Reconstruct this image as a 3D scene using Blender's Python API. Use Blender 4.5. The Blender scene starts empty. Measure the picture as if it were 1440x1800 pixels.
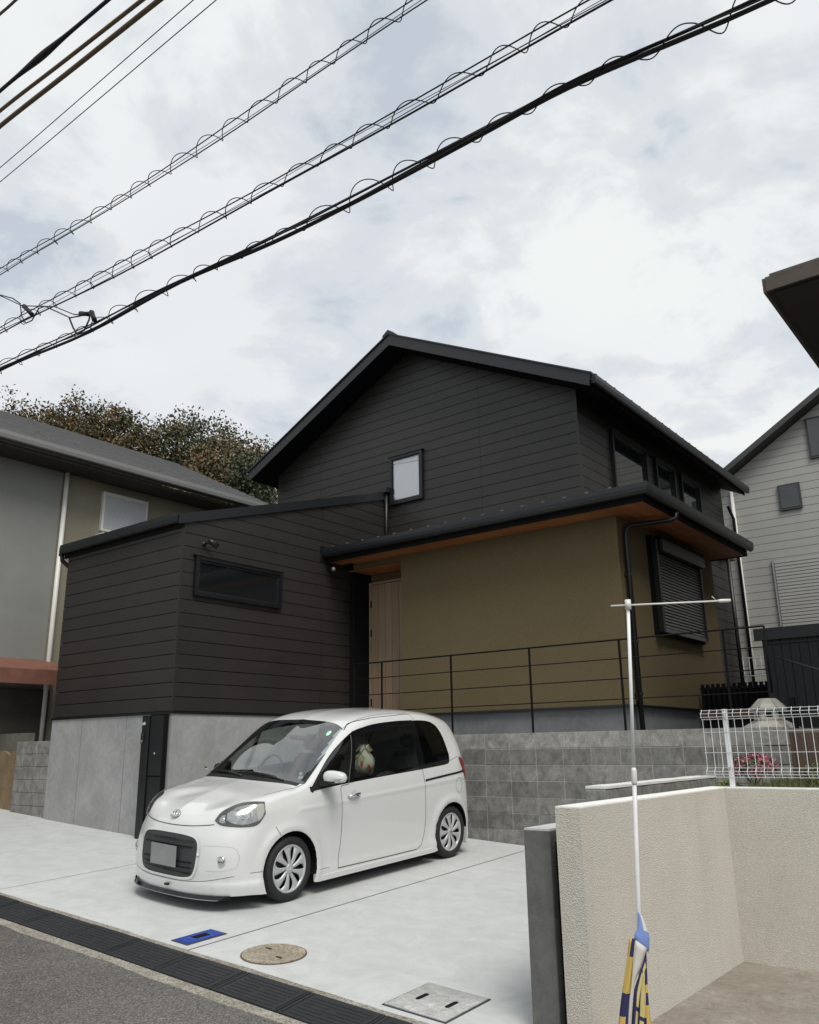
import bpy, bmesh, math, random
import numpy as np
from mathutils import Vector, Matrix
from mathutils.bvhtree import BVHTree
R=math.radians
random.seed(7)
SC=bpy.context.scene
COL=SC.collection
# ------------------------------------------------------------------ camera
# the house grid is the world grid: X runs along the facade, Y into the plot, Z up.
# everything is written relative to the eye point and lifted by LIFT at the very end.
LIFT=1.75
cam=bpy.data.cameras.new('camera'); cam.sensor_fit='VERTICAL'; cam.sensor_height=24.0
cam.lens=1469.0/1800*24; cam.clip_start=.05; cam.clip_end=3000
camo=bpy.data.objects.new('camera',cam); COL.objects.link(camo)
rx=Vector((0.78683551,0.61699634,-0.01433153)); dn=Vector((-0.1786088,0.20542329,-0.96223706)); fw=Vector((-0.59075271,0.75968203,0.27183532))
camo.matrix_world=Matrix(((rx.x,-dn.x,-fw.x,0),(rx.y,-dn.y,-fw.y,0),(rx.z,-dn.z,-fw.z,0),(0,0,0,1)))
SC.camera=camo
SC.view_settings.view_transform='Standard'; SC.view_settings.look='None'
SC.view_settings.exposure=0.26; SC.view_settings.gamma=1.0; SC.view_settings.use_curve_mapping=False
# ------------------------------------------------------------------ sky
SUN_AZ,SUN_EL=R(124),R(54)      # azimuth clockwise from +Y
world=bpy.data.worlds.new('World'); SC.world=world; world.use_nodes=True
nt=world.node_tree; nt.nodes.clear()
def N(nt,t,**k):
    n=nt.nodes.new(t)
    for a,b in k.items(): setattr(n,a,b)
    return n
def ramp(nt,src,stops,interp='LINEAR'):
    r=N(nt,'ShaderNodeValToRGB'); r.color_ramp.interpolation=interp
    el=r.color_ramp.elements
    while len(el)<len(stops): el.new(.5)
    for e,(p,c) in zip(el,stops):
        e.position=p; e.color=(c,c,c,1) if not hasattr(c,'__len__') else (*c,1)
    nt.links.new(src,r.inputs[0]); return r.outputs[0]
sky=N(nt,'ShaderNodeTexSky',sky_type='NISHITA',sun_disc=False,sun_elevation=SUN_EL,sun_rotation=SUN_AZ,air_density=1.0,dust_density=2.0,ozone_density=1.0)
tc=N(nt,'ShaderNodeTexCoord'); sep=N(nt,'ShaderNodeSeparateXYZ'); nt.links.new(tc.outputs['Generated'],sep.inputs[0])
def M(nt,op,a,b=None,c=None):
    n=N(nt,'ShaderNodeMath',operation=op)
    for i,v in enumerate((a,b,c)):
        if v is None: continue
        if isinstance(v,(int,float)): n.inputs[i].default_value=v
        else: nt.links.new(v,n.inputs[i])
    return n.outputs[0]
zz=M(nt,'MAXIMUM',M(nt,'ADD',sep.outputs[2],.22),.08)
u=M(nt,'DIVIDE',sep.outputs[0],zz); v=M(nt,'DIVIDE',sep.outputs[1],zz)
cmb=N(nt,'ShaderNodeCombineXYZ'); nt.links.new(u,cmb.inputs[0]); nt.links.new(v,cmb.inputs[1])
def noise(nt,vec,scale,detail=4,rough=.5,dist=0,lac=2.0):
    n=N(nt,'ShaderNodeTexNoise'); n.inputs['Scale'].default_value=scale; n.inputs['Detail'].default_value=detail
    n.inputs['Roughness'].default_value=rough; n.inputs['Distortion'].default_value=dist
    if vec is not None: nt.links.new(vec,n.inputs['Vector'])
    return n.outputs[0]
def mixc(nt,f,a,b,mode='MIX'):
    m=N(nt,'ShaderNodeMix',data_type='RGBA',blend_type=mode)
    for sock,v in ((m.inputs[0],f),(m.inputs[6],a),(m.inputs[7],b)):
        if isinstance(v,(int,float)): sock.default_value=v
        elif hasattr(v,'__len__'): sock.default_value=(*v,1) if len(v)==3 else v
        else: nt.links.new(v,sock)
    return m.outputs[2]
n1=noise(nt,cmb.outputs[0],2.3,6,.55,.25)
n2=noise(nt,cmb.outputs[0],5.2,6,.6,.35)
mv=N(nt,'ShaderNodeMapping'); mv.inputs['Location'].default_value=(3.7,1.9,0); nt.links.new(cmb.outputs[0],mv.inputs[0])
n3=noise(nt,mv.outputs[0],1.1,3,.5,.2)
cov=ramp(nt,M(nt,'ADD',M(nt,'MULTIPLY',n1,.62),M(nt,'MULTIPLY',n2,.38)),[(.39,0.0),(.465,.55),(.54,1.0)],'EASE')
cloud=mixc(nt,ramp(nt,n3,[(.35,0),(.65,1)],'EASE'),(6.6,6.8,7.1),(7.35,7.60,7.55))
gap=mixc(nt,.22,(5.55,6.0,6.5),sky.outputs[0])
skyc=mixc(nt,cov,gap,cloud)
bg=N(nt,'ShaderNodeBackground'); bg.inputs['Strength'].default_value=.1
nt.links.new(skyc,bg.inputs[0]); wo=N(nt,'ShaderNodeOutputWorld'); nt.links.new(bg.outputs[0],wo.inputs[0])
sun=bpy.data.lights.new('sun','SUN'); sun.energy=2.3; sun.angle=R(28); sun.color=(1,.96,.9)
suno=bpy.data.objects.new('sun',sun); COL.objects.link(suno)
sd=Vector((math.sin(SUN_AZ)*math.cos(SUN_EL),math.cos(SUN_AZ)*math.cos(SUN_EL),math.sin(SUN_EL)))
suno.rotation_euler=sd.to_track_quat('Z','Y').to_euler()

# ------------------------------------------------------------------ materials
MATS={}
def mat(name,col,rough=.6,metal=0.,spec=.5,var=.0,vscale=3.,col2=None,bump=0.,bscale=60.,rnd=0.,coat=0.,stretch=(1,1,1),vdet=5,alpha=None,build=None):
    """procedural principled: base colour varied by world-space noise, fine bump, per-object random tone"""
    if name in MATS: return MATS[name]
    m=bpy.data.materials.new(name); m.use_nodes=True; t=m.node_tree; b=t.nodes['Principled BSDF']
    b.inputs['Roughness'].default_value=rough; b.inputs['Metallic'].default_value=metal
    b.inputs['Specular IOR Level'].default_value=spec; b.inputs['Coat Weight'].default_value=coat; b.inputs['Coat Roughness'].default_value=.03
    g=N(t,'ShaderNodeNewGeometry'); mp=N(t,'ShaderNodeMapping'); mp.inputs['Scale'].default_value=stretch
    t.links.new(g.outputs['Position'],mp.inputs[0]); vec=mp.outputs[0]
    c=None
    if build: c=build(t,vec,b)
    if c is None:
        c2=col2 or tuple(x*(1-var) for x in col)
        f=ramp(t,noise(t,vec,vscale,vdet,.6,.3),[(.3,0),(.7,1)])
        c=mixc(t,f,c2,col)
    if rnd:
        oi=N(t,'ShaderNodeObjectInfo'); k=M(t,'ADD',M(t,'MULTIPLY',oi.outputs['Random'],2*rnd),1-rnd)
        cc=N(t,'ShaderNodeCombineXYZ'); [t.links.new(k,cc.inputs[i]) for i in range(3)]
        c=mixc(t,1.,c,cc.outputs[0],'MULTIPLY')
    t.links.new(c,b.inputs['Base Color'])
    if bump:
        bn=N(t,'ShaderNodeBump'); bn.inputs['Strength'].default_value=bump; bn.inputs['Distance'].default_value=.01
        t.links.new(noise(t,g.outputs['Position'],bscale,3,.6),bn.inputs['Height']); t.links.new(bn.outputs[0],b.inputs['Normal'])
    MATS[name]=m; return m
def glassmat(name,tint=(.5,.55,.52),rough=.0,r0=.08):
    if name in MATS: return MATS[name]
    m=bpy.data.materials.new(name); m.use_nodes=True; t=m.node_tree; t.nodes.clear()
    tr=N(t,'ShaderNodeBsdfTransparent'); tr.inputs[0].default_value=(*tint,1)
    gl=N(t,'ShaderNodeBsdfGlossy'); gl.inputs['Roughness'].default_value=rough
    lw=N(t,'ShaderNodeLayerWeight'); lw.inputs[0].default_value=.5
    frv=M(t,'ADD',M(t,'MULTIPLY',M(t,'POWER',lw.outputs['Facing'],4.0),1-r0),r0)
    mx=N(t,'ShaderNodeMixShader'); t.links.new(frv,mx.inputs[0]); t.links.new(tr.outputs[0],mx.inputs[1]); t.links.new(gl.outputs[0],mx.inputs[2])
    o=N(t,'ShaderNodeOutputMaterial'); t.links.new(mx.outputs[0],o.inputs[0]); MATS[name]=m; return m

def b_siding(t,vec,b):
    b.inputs['Specular IOR Level'].default_value=.42
    f=ramp(t,noise(t,vec,1.3,4,.5,.2),[(.3,0),(.7,1)])
    c=mixc(t,f,(.0200,.0183,.0174),(.0272,.0245,.0228))
    f2=ramp(t,noise(t,vec,420,2,.5),[(.4,0),(.75,1)])
    return mixc(t,f2,c,(.034,.032,.030))
siding=mat('dark siding',(.03,.03,.03),rough=.42,spec=.45,bump=.06,bscale=260,rnd=.06,build=b_siding)
black=mat('black metal',(.006,.0066,.008),rough=.42,spec=.5,var=.2)
blackm=mat('matt black',(.004,.004,.0045),rough=.8,spec=.2,var=.2)
roofm=mat('roof metal',(.014,.0155,.017),rough=.4,spec=.5,var=.15,rnd=.04)
trimg=mat('dark grey trim',(.011,.0125,.015),rough=.42,spec=.5,var=.12)
def b_stucco(t,vec,b):
    f=ramp(t,noise(t,vec,.9,5,.6,.4),[(.3,0),(.7,1)])
    c=mixc(t,f,(.104,.081,.043),(.122,.096,.053))
    f2=ramp(t,noise(t,vec,90,3,.7),[(.35,0),(.65,1)])
    return mixc(t,f2,c,(.142,.114,.064))
olive=mat('olive stucco',(.1,.09,.05),rough=.95,spec=.15,bump=.5,bscale=170,build=b_stucco)
soffw=mat('soffit wood',(.33,.125,.042),rough=.55,var=.4,vscale=2.5,stretch=(.6,.6,8),rnd=.14,col2=(.23,.08,.026))
doorw=mat('door wood',(.36,.26,.175),rough=.6,col2=(.27,.185,.12),vscale=7,stretch=(14,14,.5),rnd=.10)
def b_conc(base,dark,sc=.9,fine=.10,stain=None):
    def f(t,vec,b):
        a=ramp(t,noise(t,vec,sc,7,.62,.8),[(.3,0),(.7,1)])
        c=mixc(t,a,dark,base)
        s=ramp(t,noise(t,vec,sc*5,6,.65,1.5),[(.38,1-fine*1.5),(.62,1+fine*.35)])
        c=mixc(t,1.,c,s,'MULTIPLY')
        s=ramp(t,noise(t,vec,130,2,.5),[(.3,1-fine),(.7,1+fine*.3)])
        c=mixc(t,1.,c,s,'MULTIPLY')
        if stain:
            m=N(t,'ShaderNodeMapping'); m.inputs['Scale'].default_value=(1.5,1.5,1.0); m.inputs['Location'].default_value=(1.3,2.2,.4); t.links.new(vec,m.inputs[0])
            a=ramp(t,noise(t,m.outputs[0],1.2,5,.6,.5),[(.48,0),(.68,stain[1])])
            c=mixc(t,a,c,stain[0])
        return c
    return f
def b_drive(t,vec,b):
    c=b_conc((.538,.552,.545),(.492,.505,.500),.6,.055)(t,vec,b)
    wv=N(t,'ShaderNodeTexWave',wave_type='RINGS'); wv.inputs['Scale'].default_value=.9; wv.inputs['Distortion'].default_value=9; wv.inputs['Detail'].default_value=4; wv.inputs['Detail Scale'].default_value=1.4
    t.links.new(vec,wv.inputs['Vector']); c=mixc(t,1.,c,ramp(t,wv.outputs[0],[(.0,.978),(.5,1.0),(1.,1.012)]),'MULTIPLY')
    s=ramp(t,noise(t,vec,38,2,.5),[(.24,.80),(.30,1.)]); c=mixc(t,1.,c,s,'MULTIPLY')
    return c
drive=mat('driveway concrete',(.5,.5,.5),rough=.72,spec=.3,bump=.14,bscale=45,build=b_drive)
wallc=mat('cast concrete wall',(.4,.4,.4),rough=.85,spec=.25,bump=.15,bscale=60,build=b_conc((.38,.382,.376),(.285,.29,.293),1.1,.08,((.24,.235,.215),.5)))
found=mat('foundation render',(.2,.2,.2),rough=.85,spec=.2,bump=.1,bscale=60,build=b_conc((.185,.195,.205),(.145,.155,.165),1.6,.07,((.24,.245,.25),.4)))
postc=mat('dark smooth concrete',(.15,.15,.15),rough=.8,spec=.25,bump=.1,bscale=50,build=b_conc((.17,.172,.162),(.105,.107,.102),1.9,.10,((.23,.23,.22),.35)))
def b_block(t,vec,b):
    a=ramp(t,noise(t,vec,4.2,7,.68,1.2),[(.32,0),(.66,1)])
    c=mixc(t,a,(.150,.147,.138),(.250,.247,.236))
    m=N(t,'ShaderNodeMapping'); m.inputs['Scale'].default_value=(5.5,5.5,4.2); t.links.new(vec,m.inputs[0])
    a=ramp(t,noise(t,m.outputs[0],1.3,6,.7,1.0),[(.44,0),(.66,.62)])
    c=mixc(t,a,c,(.085,.083,.077))
    s=ramp(t,noise(t,vec,110,3,.7),[(.3,.72),(.7,1.18)])
    return mixc(t,1.,c,s,'MULTIPLY')
def blockmat(nm,k):
    def f(t,vec,b_):
        c=b_block(t,vec,b_); return mixc(t,1.,c,(k,k,k*.985),'MULTIPLY')
    return mat(nm,(.2,.2,.2),rough=.95,spec=.12,bump=.5,bscale=120,rnd=.08,build=f)
block=blockmat('concrete block',1.3); blockA=blockmat('light concrete block',1.55); blockB=blockmat('weathered concrete block',1.05)
mortar=mat('mortar',(.38,.375,.36),rough=.95,spec=.1,var=.35,vscale=12,bump=.4,bscale=90)
mortarw=mat('pale mortar cap',(.74,.74,.71),rough=.95,spec=.1,var=.12,vscale=7,bump=.4,bscale=60)
def b_beige(t,vec,b):
    a=ramp(t,noise(t,vec,1.2,5,.6,.5),[(.3,0),(.7,1)])
    c=mixc(t,a,(.555,.53,.465),(.62,.595,.53))
    m=N(t,'ShaderNodeMapping'); m.inputs['Scale'].default_value=(5,5,.5); t.links.new(vec,m.inputs[0])
    a=ramp(t,noise(t,m.outputs[0],1.0,5,.6,.4),[(.55,0),(.75,.45)])
    c=mixc(t,a,c,(.47,.435,.385))
    s=ramp(t,noise(t,vec,150,3,.65),[(.36,.80),(.62,1.08)])
    return mixc(t,1.,c,s,'MULTIPLY')
def stucco_bump(m,scale,strength,dist):
    t=m.node_tree;b=t.nodes['Principled BSDF'];g=N(t,'ShaderNodeNewGeometry')
    vo=N(t,'ShaderNodeTexVoronoi',feature='SMOOTH_F1'); vo.inputs['Scale'].default_value=scale; t.links.new(g.outputs['Position'],vo.inputs['Vector'])
    h=M(t,'ADD',vo.outputs['Distance'],M(t,'MULTIPLY',noise(t,g.outputs['Position'],scale*1.3,3,.6),.8))
    bn=N(t,'ShaderNodeBump'); bn.inputs['Strength'].default_value=strength; bn.inputs['Distance'].default_value=dist
    t.links.new(h,bn.inputs['Height']); t.links.new(bn.outputs[0],b.inputs['Normal'])
beige=mat('beige sprayed stucco',(.5,.47,.42),rough=.95,spec=.12,build=b_beige); stucco_bump(beige,150,.8,.006)
beigetop=mat('wall top trowelled white',(.86,.85,.82),rough=.85,spec=.2,var=.12,vscale=5,bump=.2,bscale=60)
def b_asph(t,vec,b):
    a=ramp(t,noise(t,vec,1.0,5,.6,.6),[(.3,0),(.7,1)])
    c=mixc(t,a,(.112,.106,.098),(.150,.143,.134))
    vo=N(t,'ShaderNodeTexVoronoi'); vo.inputs['Scale'].default_value=115; t.links.new(vec,vo.inputs['Vector'])
    s=ramp(t,vo.outputs['Color'],[(.1,.55),(.55,.95),(.95,1.75)])
    c=mixc(t,1.,c,s,'MULTIPLY')
    s=ramp(t,noise(t,vec,60,4,.7),[(.3,.7),(.7,1.25)])
    return mixc(t,1.,c,s,'MULTIPLY')
asph=mat('asphalt',(.1,.1,.1),rough=.92,spec=.2,bump=.8,bscale=130,build=b_asph)
def b_agg(t,vec,b):
    a=ramp(t,noise(t,vec,3.0,5,.65,.8),[(.3,0),(.7,1)])
    c=mixc(t,a,(.20,.18,.145),(.34,.32,.28))
    vo=N(t,'ShaderNodeTexVoronoi'); vo.inputs['Scale'].default_value=90; t.links.new(vec,vo.inputs['Vector'])
    s=ramp(t,vo.outputs['Color'],[(.1,.6),(.5,1.),(.95,1.5)])
    return mixc(t,1.,c,s,'MULTIPLY')
agg=mat('washed aggregate curb',(.3,.28,.24),rough=.95,spec=.15,bump=.8,bscale=110,build=b_agg)
patio=mat('brown worn concrete',(.3,.27,.23),rough=.9,spec=.2,bump=.35,bscale=80,build=b_conc((.36,.325,.28),(.27,.24,.20),2.2,.16,((.22,.19,.15),.5)))
rubber=mat('black ramp rubber',(.020,.021,.024),rough=.6,spec=.45,var=.35,vscale=9,bump=.15,bscale=90,rnd=.12)
tabm=mat('seam glint grey',(.13,.135,.14),rough=.5,metal=.3,var=.2)
galv=mat('galvanised tab',(.45,.47,.48),rough=.4,metal=.6,var=.2)
whitem=mat('white painted steel',(.74,.76,.77),rough=.35,spec=.5,var=.06)
pwhite=mat('white plastic',(.70,.69,.65),rough=.4,spec=.5,var=.08)
winglass=mat('dark window glass',(.010,.012,.013),rough=.015,spec=1.0,var=.1)
curt=mat('white curtain',(.70,.72,.76),rough=.9,var=.10,vscale=1.5,stretch=(14,1,.2),vdet=2)

# ------------------------------------------------------------------ helpers
def tag(o,label=None,cat=None,group=None,kind=None):
    if label: o['label']=label
    if cat: o['category']=cat
    if group: o['group']=group
    if kind: o['kind']=kind
    return o
def thing(name,label,cat,loc=(0,0,0),group=None):
    o=bpy.data.objects.new(name,None); o.empty_display_size=.2; COL.objects.link(o); o.location=loc
    return tag(o,label,cat,group)
def link(name,me,m,parent=None,smooth=False):
    if m is not None and not me.materials:
        for q in (m if isinstance(m,(list,tuple)) else [m]): me.materials.append(q)
    o=bpy.data.objects.new(name,me); COL.objects.link(o)
    if smooth:
        for p in me.polygons: p.use_smooth=True
    if parent is not None:
        o.parent=parent
        root=parent
        off=Vector(parent.location)
        while root.parent is not None:
            root=root.parent; off+=Vector(root.location)
        if getattr(o,'_w',None) is None: o.location=-off
    return o
def mesh(name,vs,fs,m,parent=None,smooth=False,recalc=True):
    """vertices are in eye-relative world coordinates, whatever the parent"""
    me=bpy.data.meshes.new(name); me.from_pydata([tuple(v) for v in vs],[],fs)
    if recalc:
        b=bmesh.new(); b.from_mesh(me); bmesh.ops.recalc_face_normals(b,faces=b.faces); b.to_mesh(me); b.free()
    return link(name,me,m,parent,smooth)
def boxvf(x0,x1,y0,y1,z0,z1):
    vs=[(x0,y0,z0),(x1,y0,z0),(x1,y1,z0),(x0,y1,z0),(x0,y0,z1),(x1,y0,z1),(x1,y1,z1),(x0,y1,z1)]
    fs=[(0,3,2,1),(4,5,6,7),(0,1,5,4),(1,2,6,5),(2,3,7,6),(3,0,4,7)]
    return vs,fs
def box(name,x0,x1,y0,y1,z0,z1,m,parent=None,bev=0.):
    if not bev: return mesh(name,*boxvf(x0,x1,y0,y1,z0,z1),m,parent,recalc=False)
    b=bmesh.new(); vs,fs=boxvf(x0,x1,y0,y1,z0,z1); vv=[b.verts.new(v) for v in vs]; [b.faces.new([vv[i] for i in f]) for f in fs]
    bmesh.ops.bevel(b,geom=b.edges[:],offset=bev,segments=1,affect='EDGES',profile=.5)
    me=bpy.data.meshes.new(name); b.to_mesh(me); b.free(); return link(name,me,m,parent)
class MB:
    def __init__(s): s.v=[];s.f=[]
    def add(s,vs,fs):
        k=len(s.v); s.v+= [tuple(v) for v in vs]; s.f+=[tuple(i+k for i in f) for f in fs]; return s
    def box(s,*a): return s.add(*boxvf(*a))
    def tube(s,pts,r,n=6,closed=False): return s.add(*tubevf(pts,r,n,closed))
    def build(s,name,m,parent=None,smooth=False): return mesh(name,s.v,s.f,m,parent,smooth)
def tubevf(pts,r,n=6,closed=False):
    pts=[Vector(p) for p in pts]; vs=[];fs=[]; L=len(pts)
    up=None
    for i,p in enumerate(pts):
        a=pts[i-1] if (i>0 or closed) else p; b=pts[(i+1)%L] if (i<L-1 or closed) else p
        d=(b-a).normalized()
        if up is None:
            up=Vector((0,0,1)) if abs(d.z)<.9 else Vector((1,0,0))
        s=d.cross(up)
        if s.length<1e-6: s=d.orthogonal()
        s.normalize(); up=s.cross(d).normalized()
        rr=r[i] if hasattr(r,'__len__') else r
        for k in range(n):
            t=2*math.pi*k/n; vs.append(p+s*(math.cos(t)*rr)+up*(math.sin(t)*rr))
    M_=L if closed else L-1
    for i in range(M_):
        for k in range(n):
            j=(i+1)%L; fs.append((i*n+k,i*n+(k+1)%n,j*n+(k+1)%n,j*n+k))
    if not closed: fs.append(tuple(range(n))[::-1]); fs.append(tuple((L-1)*n+k for k in range(n)))
    return vs,fs
def tube(name,pts,r,m,parent=None,n=8,smooth=True): return mesh(name,*tubevf(pts,r,n),m,parent,smooth)
def clip(poly,ax,val,keep_gt):
    out=[]
    for i in range(len(poly)):
        a=poly[i];b=poly[(i+1)%len(poly)]
        ia=(a[ax]>=val)==keep_gt or a[ax]==val; ib=(b[ax]>=val)==keep_gt or b[ax]==val
        if ia: out.append(a)
        if ia!=ib:
            t=(val-a[ax])/(b[ax]-a[ax]); out.append((a[0]+(b[0]-a[0])*t,a[1]+(b[1]-a[1])*t))
    return out
def prism(name,poly,f0,f1,m,parent=None):
    """poly in (u,z); f0/f1 map (u,z)->xyz for back and front"""
    n=len(poly); vs=[f0(*p) for p in poly]+[f1(*p) for p in poly]
    fs=[tuple(range(n))[::-1],tuple(range(n,2*n))]+[(i,(i+1)%n,n+(i+1)%n,n+i) for i in range(n)]
    return mesh(name,vs,fs,m,parent)
def boards(poly,z0,pitch,cuts,f,m,parent,gap=.010,th=.014,label=None):
    us=[p[0] for p in poly];zs=[p[1] for p in poly]
    cu=[min(us)]+[c for c in cuts if min(us)<c<max(us)]+[max(us)]
    k0=math.floor((min(zs)-z0)/pitch)
    z=z0+k0*pitch
    while z<max(zs):
        for a,b in zip(cu[:-1],cu[1:]):
            q=clip(poly,1,z+gap,True)
            if len(q)>2: q=clip(q,1,z+pitch,False)
            if len(q)>2 and a>min(us): q=clip(q,0,a+.004,True)
            if len(q)>2 and b<max(us): q=clip(q,0,b,False)
            if len(q)>2:
                ar=abs(sum(q[i][0]*q[(i+1)%len(q)][1]-q[(i+1)%len(q)][0]*q[i][1] for i in range(len(q))))/2
                if ar>.004:
                    bulge=lambda u_,z_,zb=z: f(u_,z_,th)
                    prism('siding_board',q,lambda u_,z_: f(u_,z_,0),bulge,m,parent)
        z+=pitch
def gz(x,y):
    x=max(-60,min(20,x)); y=max(-10,min(9.9,y)); return -1.962-.0553*x+.045*y
def gridsheet(name,x0,x1,y0,y1,nx,ny,zf,m,kind='structure',thick=0,cat=None):
    vs=[];fs=[]
    for j in range(ny+1):
        for i in range(nx+1):
            x=x0+(x1-x0)*i/nx;y=y0+(y1-y0)*j/ny; vs.append((x,y,zf(x,y)))
    for j in range(ny):
        for i in range(nx):
            a=j*(nx+1)+i; fs.append((a,a+1,a+nx+2,a+nx+1))
    o=mesh(name,vs,fs,m); tag(o,kind=kind)
    if thick:
        md=o.modifiers.new('thick','SOLIDIFY'); md.thickness=thick; md.offset=-1
    return o

# ------------------------------------------------------------------ ground, road, driveway
soil=mat('soil',(.10,.085,.06),rough=.95,var=.4,vscale=1.2,bump=.5,bscale=20)
gridsheet('ground',-400,400,-400,400,160,160,lambda x,y: gz(x,y)-.16,soil)
def roadz(x,y): return gz(x,4)-.012*(4-y)*.6-.012
gridsheet('road',-60,20,-4,3.935,160,16,roadz,asph)
def wob(x,s): return .018*math.sin(x*3.1+s)+.012*math.sin(x*7.7+2*s)+.008*math.sin(x*17+s)
def strip(name,x0,x1,ya,yb,m,zo,wa=0,wb=0,step=.12,th=.08):
    n=int((x1-x0)/step); vs=[];fs=[]
    for i in range(n+1):
        x=x0+(x1-x0)*i/n; y0=ya+(wob(x,1.3)*wa); y1=yb+(wob(x,4.1)*wb)
        for (y,dz) in ((y0,-th),(y0,0),(y1,0),(y1,-th)): vs.append((x,y,gz(x,y)+zo+dz))
    for i in range(n):
        a=i*4; fs+=[(a+k,a+4+k,a+5+k,a+1+k) for k in range(3)]
    return mesh(name,vs,fs,m)
tag(strip('gutter_edge',-40,3,3.925,4.025,agg,-.006,.45,0),kind='structure')
tag(strip('kerb_strip',-40,3,4.345,4.452,agg,.004,0,.25),kind='structure')
tag(strip('gutter_channel',-40,3,4.02,4.35,blackm,-.045),kind='structure')
def slab(x0,x1,y0,y1,name='driveway'):
    vs=[];fs=[];nx=max(1,int((x1-x0)/.5)); 
    P=[(x0,y0),(x1,y0),(x1,y1),(x0,y1)]
    vs=[(x,y,gz(x,y)) for x,y in P]+[(x,y,gz(x,y)-.12) for x,y in P]
    return tag(mesh(name,vs,[(0,1,2,3),(7,6,5,4),(0,4,5,1),(1,5,6,2),(2,6,7,3),(3,7,4,0)],drive),kind='structure')
slab(-14.6,-8.698,4.45,9.74); slab(-8.676,-5.667,4.45,9.74); slab(-5.645,-2.835,4.45,9.74)
def jstrip(x): 
    vs=[(a,y_,gz(a,y_)-.004) for a,y_ in ((x-.0105,4.452),(x+.0105,4.452),(x+.0105,9.7),(x-.0105,9.7))]; vs+=[(p,q,r_-.05) for p,q,r_ in vs]
    tag(mesh('driveway_joint',vs,boxvf(0,1,0,1,0,1)[1],blackm),kind='structure')
jstrip(-8.687); jstrip(-5.656)
# neighbour's forecourt on the right, level
def patz(x,y): return -1.716
gridsheet('patio',-2.39,6,4.35,7.2,24,10,patz,patio,thick=.1)
gridsheet('patio_apron',-2.62,6,3.95,4.36,24,2,lambda x,y: -1.722-.02*(4.36-y)/.4,patio,thick=.1)
# black ramp plates over the gutter
XJ=[-4.85-.622*k for k in range(-6,26)]
def ordw(n): return ['first','second','third','fourth','fifth','sixth','seventh','eighth','ninth','tenth','eleventh','twelfth','thirteenth','fourteenth','fifteenth','sixteenth','seventeenth','eighteenth','nineteenth','twentieth'][n]
PLN={}
for k in range(27):
    j=k-7   # the plate nearest the blue cover is k == 7
    PLN[k]='directly in front of the blue meter cover' if j==0 else (ordw(j-1)+' to the left of the blue meter cover' if j>0 else ordw(-j-1)+' to the right of the blue meter cover')
for k in range(len(XJ)-1):
    x1,x0=XJ[k]-.004,XJ[k+1]+.004
    if x1>-2.0 or x0<-17: continue
    dz=random.uniform(-.002,.003)
    lab='black ribbed ramp plate '+PLN[k]
    t=thing('ramp_plate',lab,'ramp plate',((x0+x1)/2,4.18,gz((x0+x1)/2,4.18)),'black ramp plates in a row along the kerb')
    def pz(x,y): return gz(x,y)+.004+dz+.026*(y-4.03)/.31
    P=[(x0,4.03),(x1,4.03),(x1,4.34),(x0,4.34)]
    vs=[(x,y,pz(x,y)-.03) for x,y in P]+[(x,y,pz(x,y)) for x,y in P]
    mesh('plate',vs,boxvf(0,1,0,1,0,1)[1],rubber,t)
    mb=MB()
    for r_ in range(7):
        y=4.06+.037*r_; a=x0+.07; b_=x1-.07
        if r_ in (2,4): segs=((a,(a+b_)/2-.05+.03*random.random()),((a+b_)/2+.02,b_))
        else: segs=((a,b_),)
        for (p,q) in segs:
            vs=[(x,yy,pz(x,yy)+zz_) for zz_ in (-.002,.0032) for (x,yy) in ((p,y),(q,y),(q,y+.014),(p,y+.014))]
            mb.add(vs,boxvf(0,1,0,1,0,1)[1])
    # raised border
    for (a,b_,c,d) in ((x0+.02,x0+.032,4.05,4.325),(x1-.032,x1-.02,4.05,4.325)):
        vs=[(x,yy,pz(x,yy)+zz_) for zz_ in (-.002,.004) for (x,yy) in ((a,c),(b_,c),(b_,d),(a,d))]; mb.add(vs,boxvf(0,1,0,1,0,1)[1])
    mb.build('rib',rubber,t)
# covers set in the driveway
def onslab(pts,h): return [(x,y,gz(x,y)+h) for x,y in pts]
def flatquad(name,pts,h,m,parent,th=.006):
    n=len(pts); vs=onslab(pts,h-th)+onslab(pts,h)
    return mesh(name,vs,[tuple(range(n))[::-1],tuple(range(n,2*n))]+[(i,(i+1)%n,n+(i+1)%n,n+i) for i in range(n)],m,parent)
bluem=mat('blue cast cover',(.02,.075,.42),rough=.5,col2=(.014,.035,.20),vscale=30,bump=.3,bscale=80)
t=thing('water_meter_cover','small blue cover of the water meter let into the driveway','meter cover',(-5.85,4.72,gz(-5.85,4.72)))
flatquad('frame',[(-5.952,4.52),(-5.748,4.52),(-5.748,4.912),(-5.952,4.912)],.006,mat('dark iron',(.05,.05,.055),rough=.6,var=.3),t)
flatquad('lid',[(-5.936,4.536),(-5.764,4.536),(-5.764,4.896),(-5.936,4.896)],.0095,bluem,t)
flatquad('handle_slot',[(-5.885,4.66),(-5.815,4.66),(-5.815,4.80),(-5.885,4.80)],.0125,blackm,t,.003)
mb=MB()
for i in range(5):
    for j in range(11):
        x=-5.93+.035*i;y=4.545+.032*j
        if 4.64<y<4.81 and -5.9<x<-5.8: continue
        vs=[(a,b_,gz(a,b_)+c) for c in (.009,.0125) for a,b_ in ((x,y),(x+.018,y),(x+.018,y+.014),(x,y+.014))]; mb.add(vs,boxvf(0,1,0,1,0,1)[1])
mb.build('studs',bluem,t)
def disc(cx,cy,r,n=48,a0=0): return [(cx+r*math.cos(a0+2*math.pi*i/n),cy+r*math.sin(a0+2*math.pi*i/n)) for i in range(n)]
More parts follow.
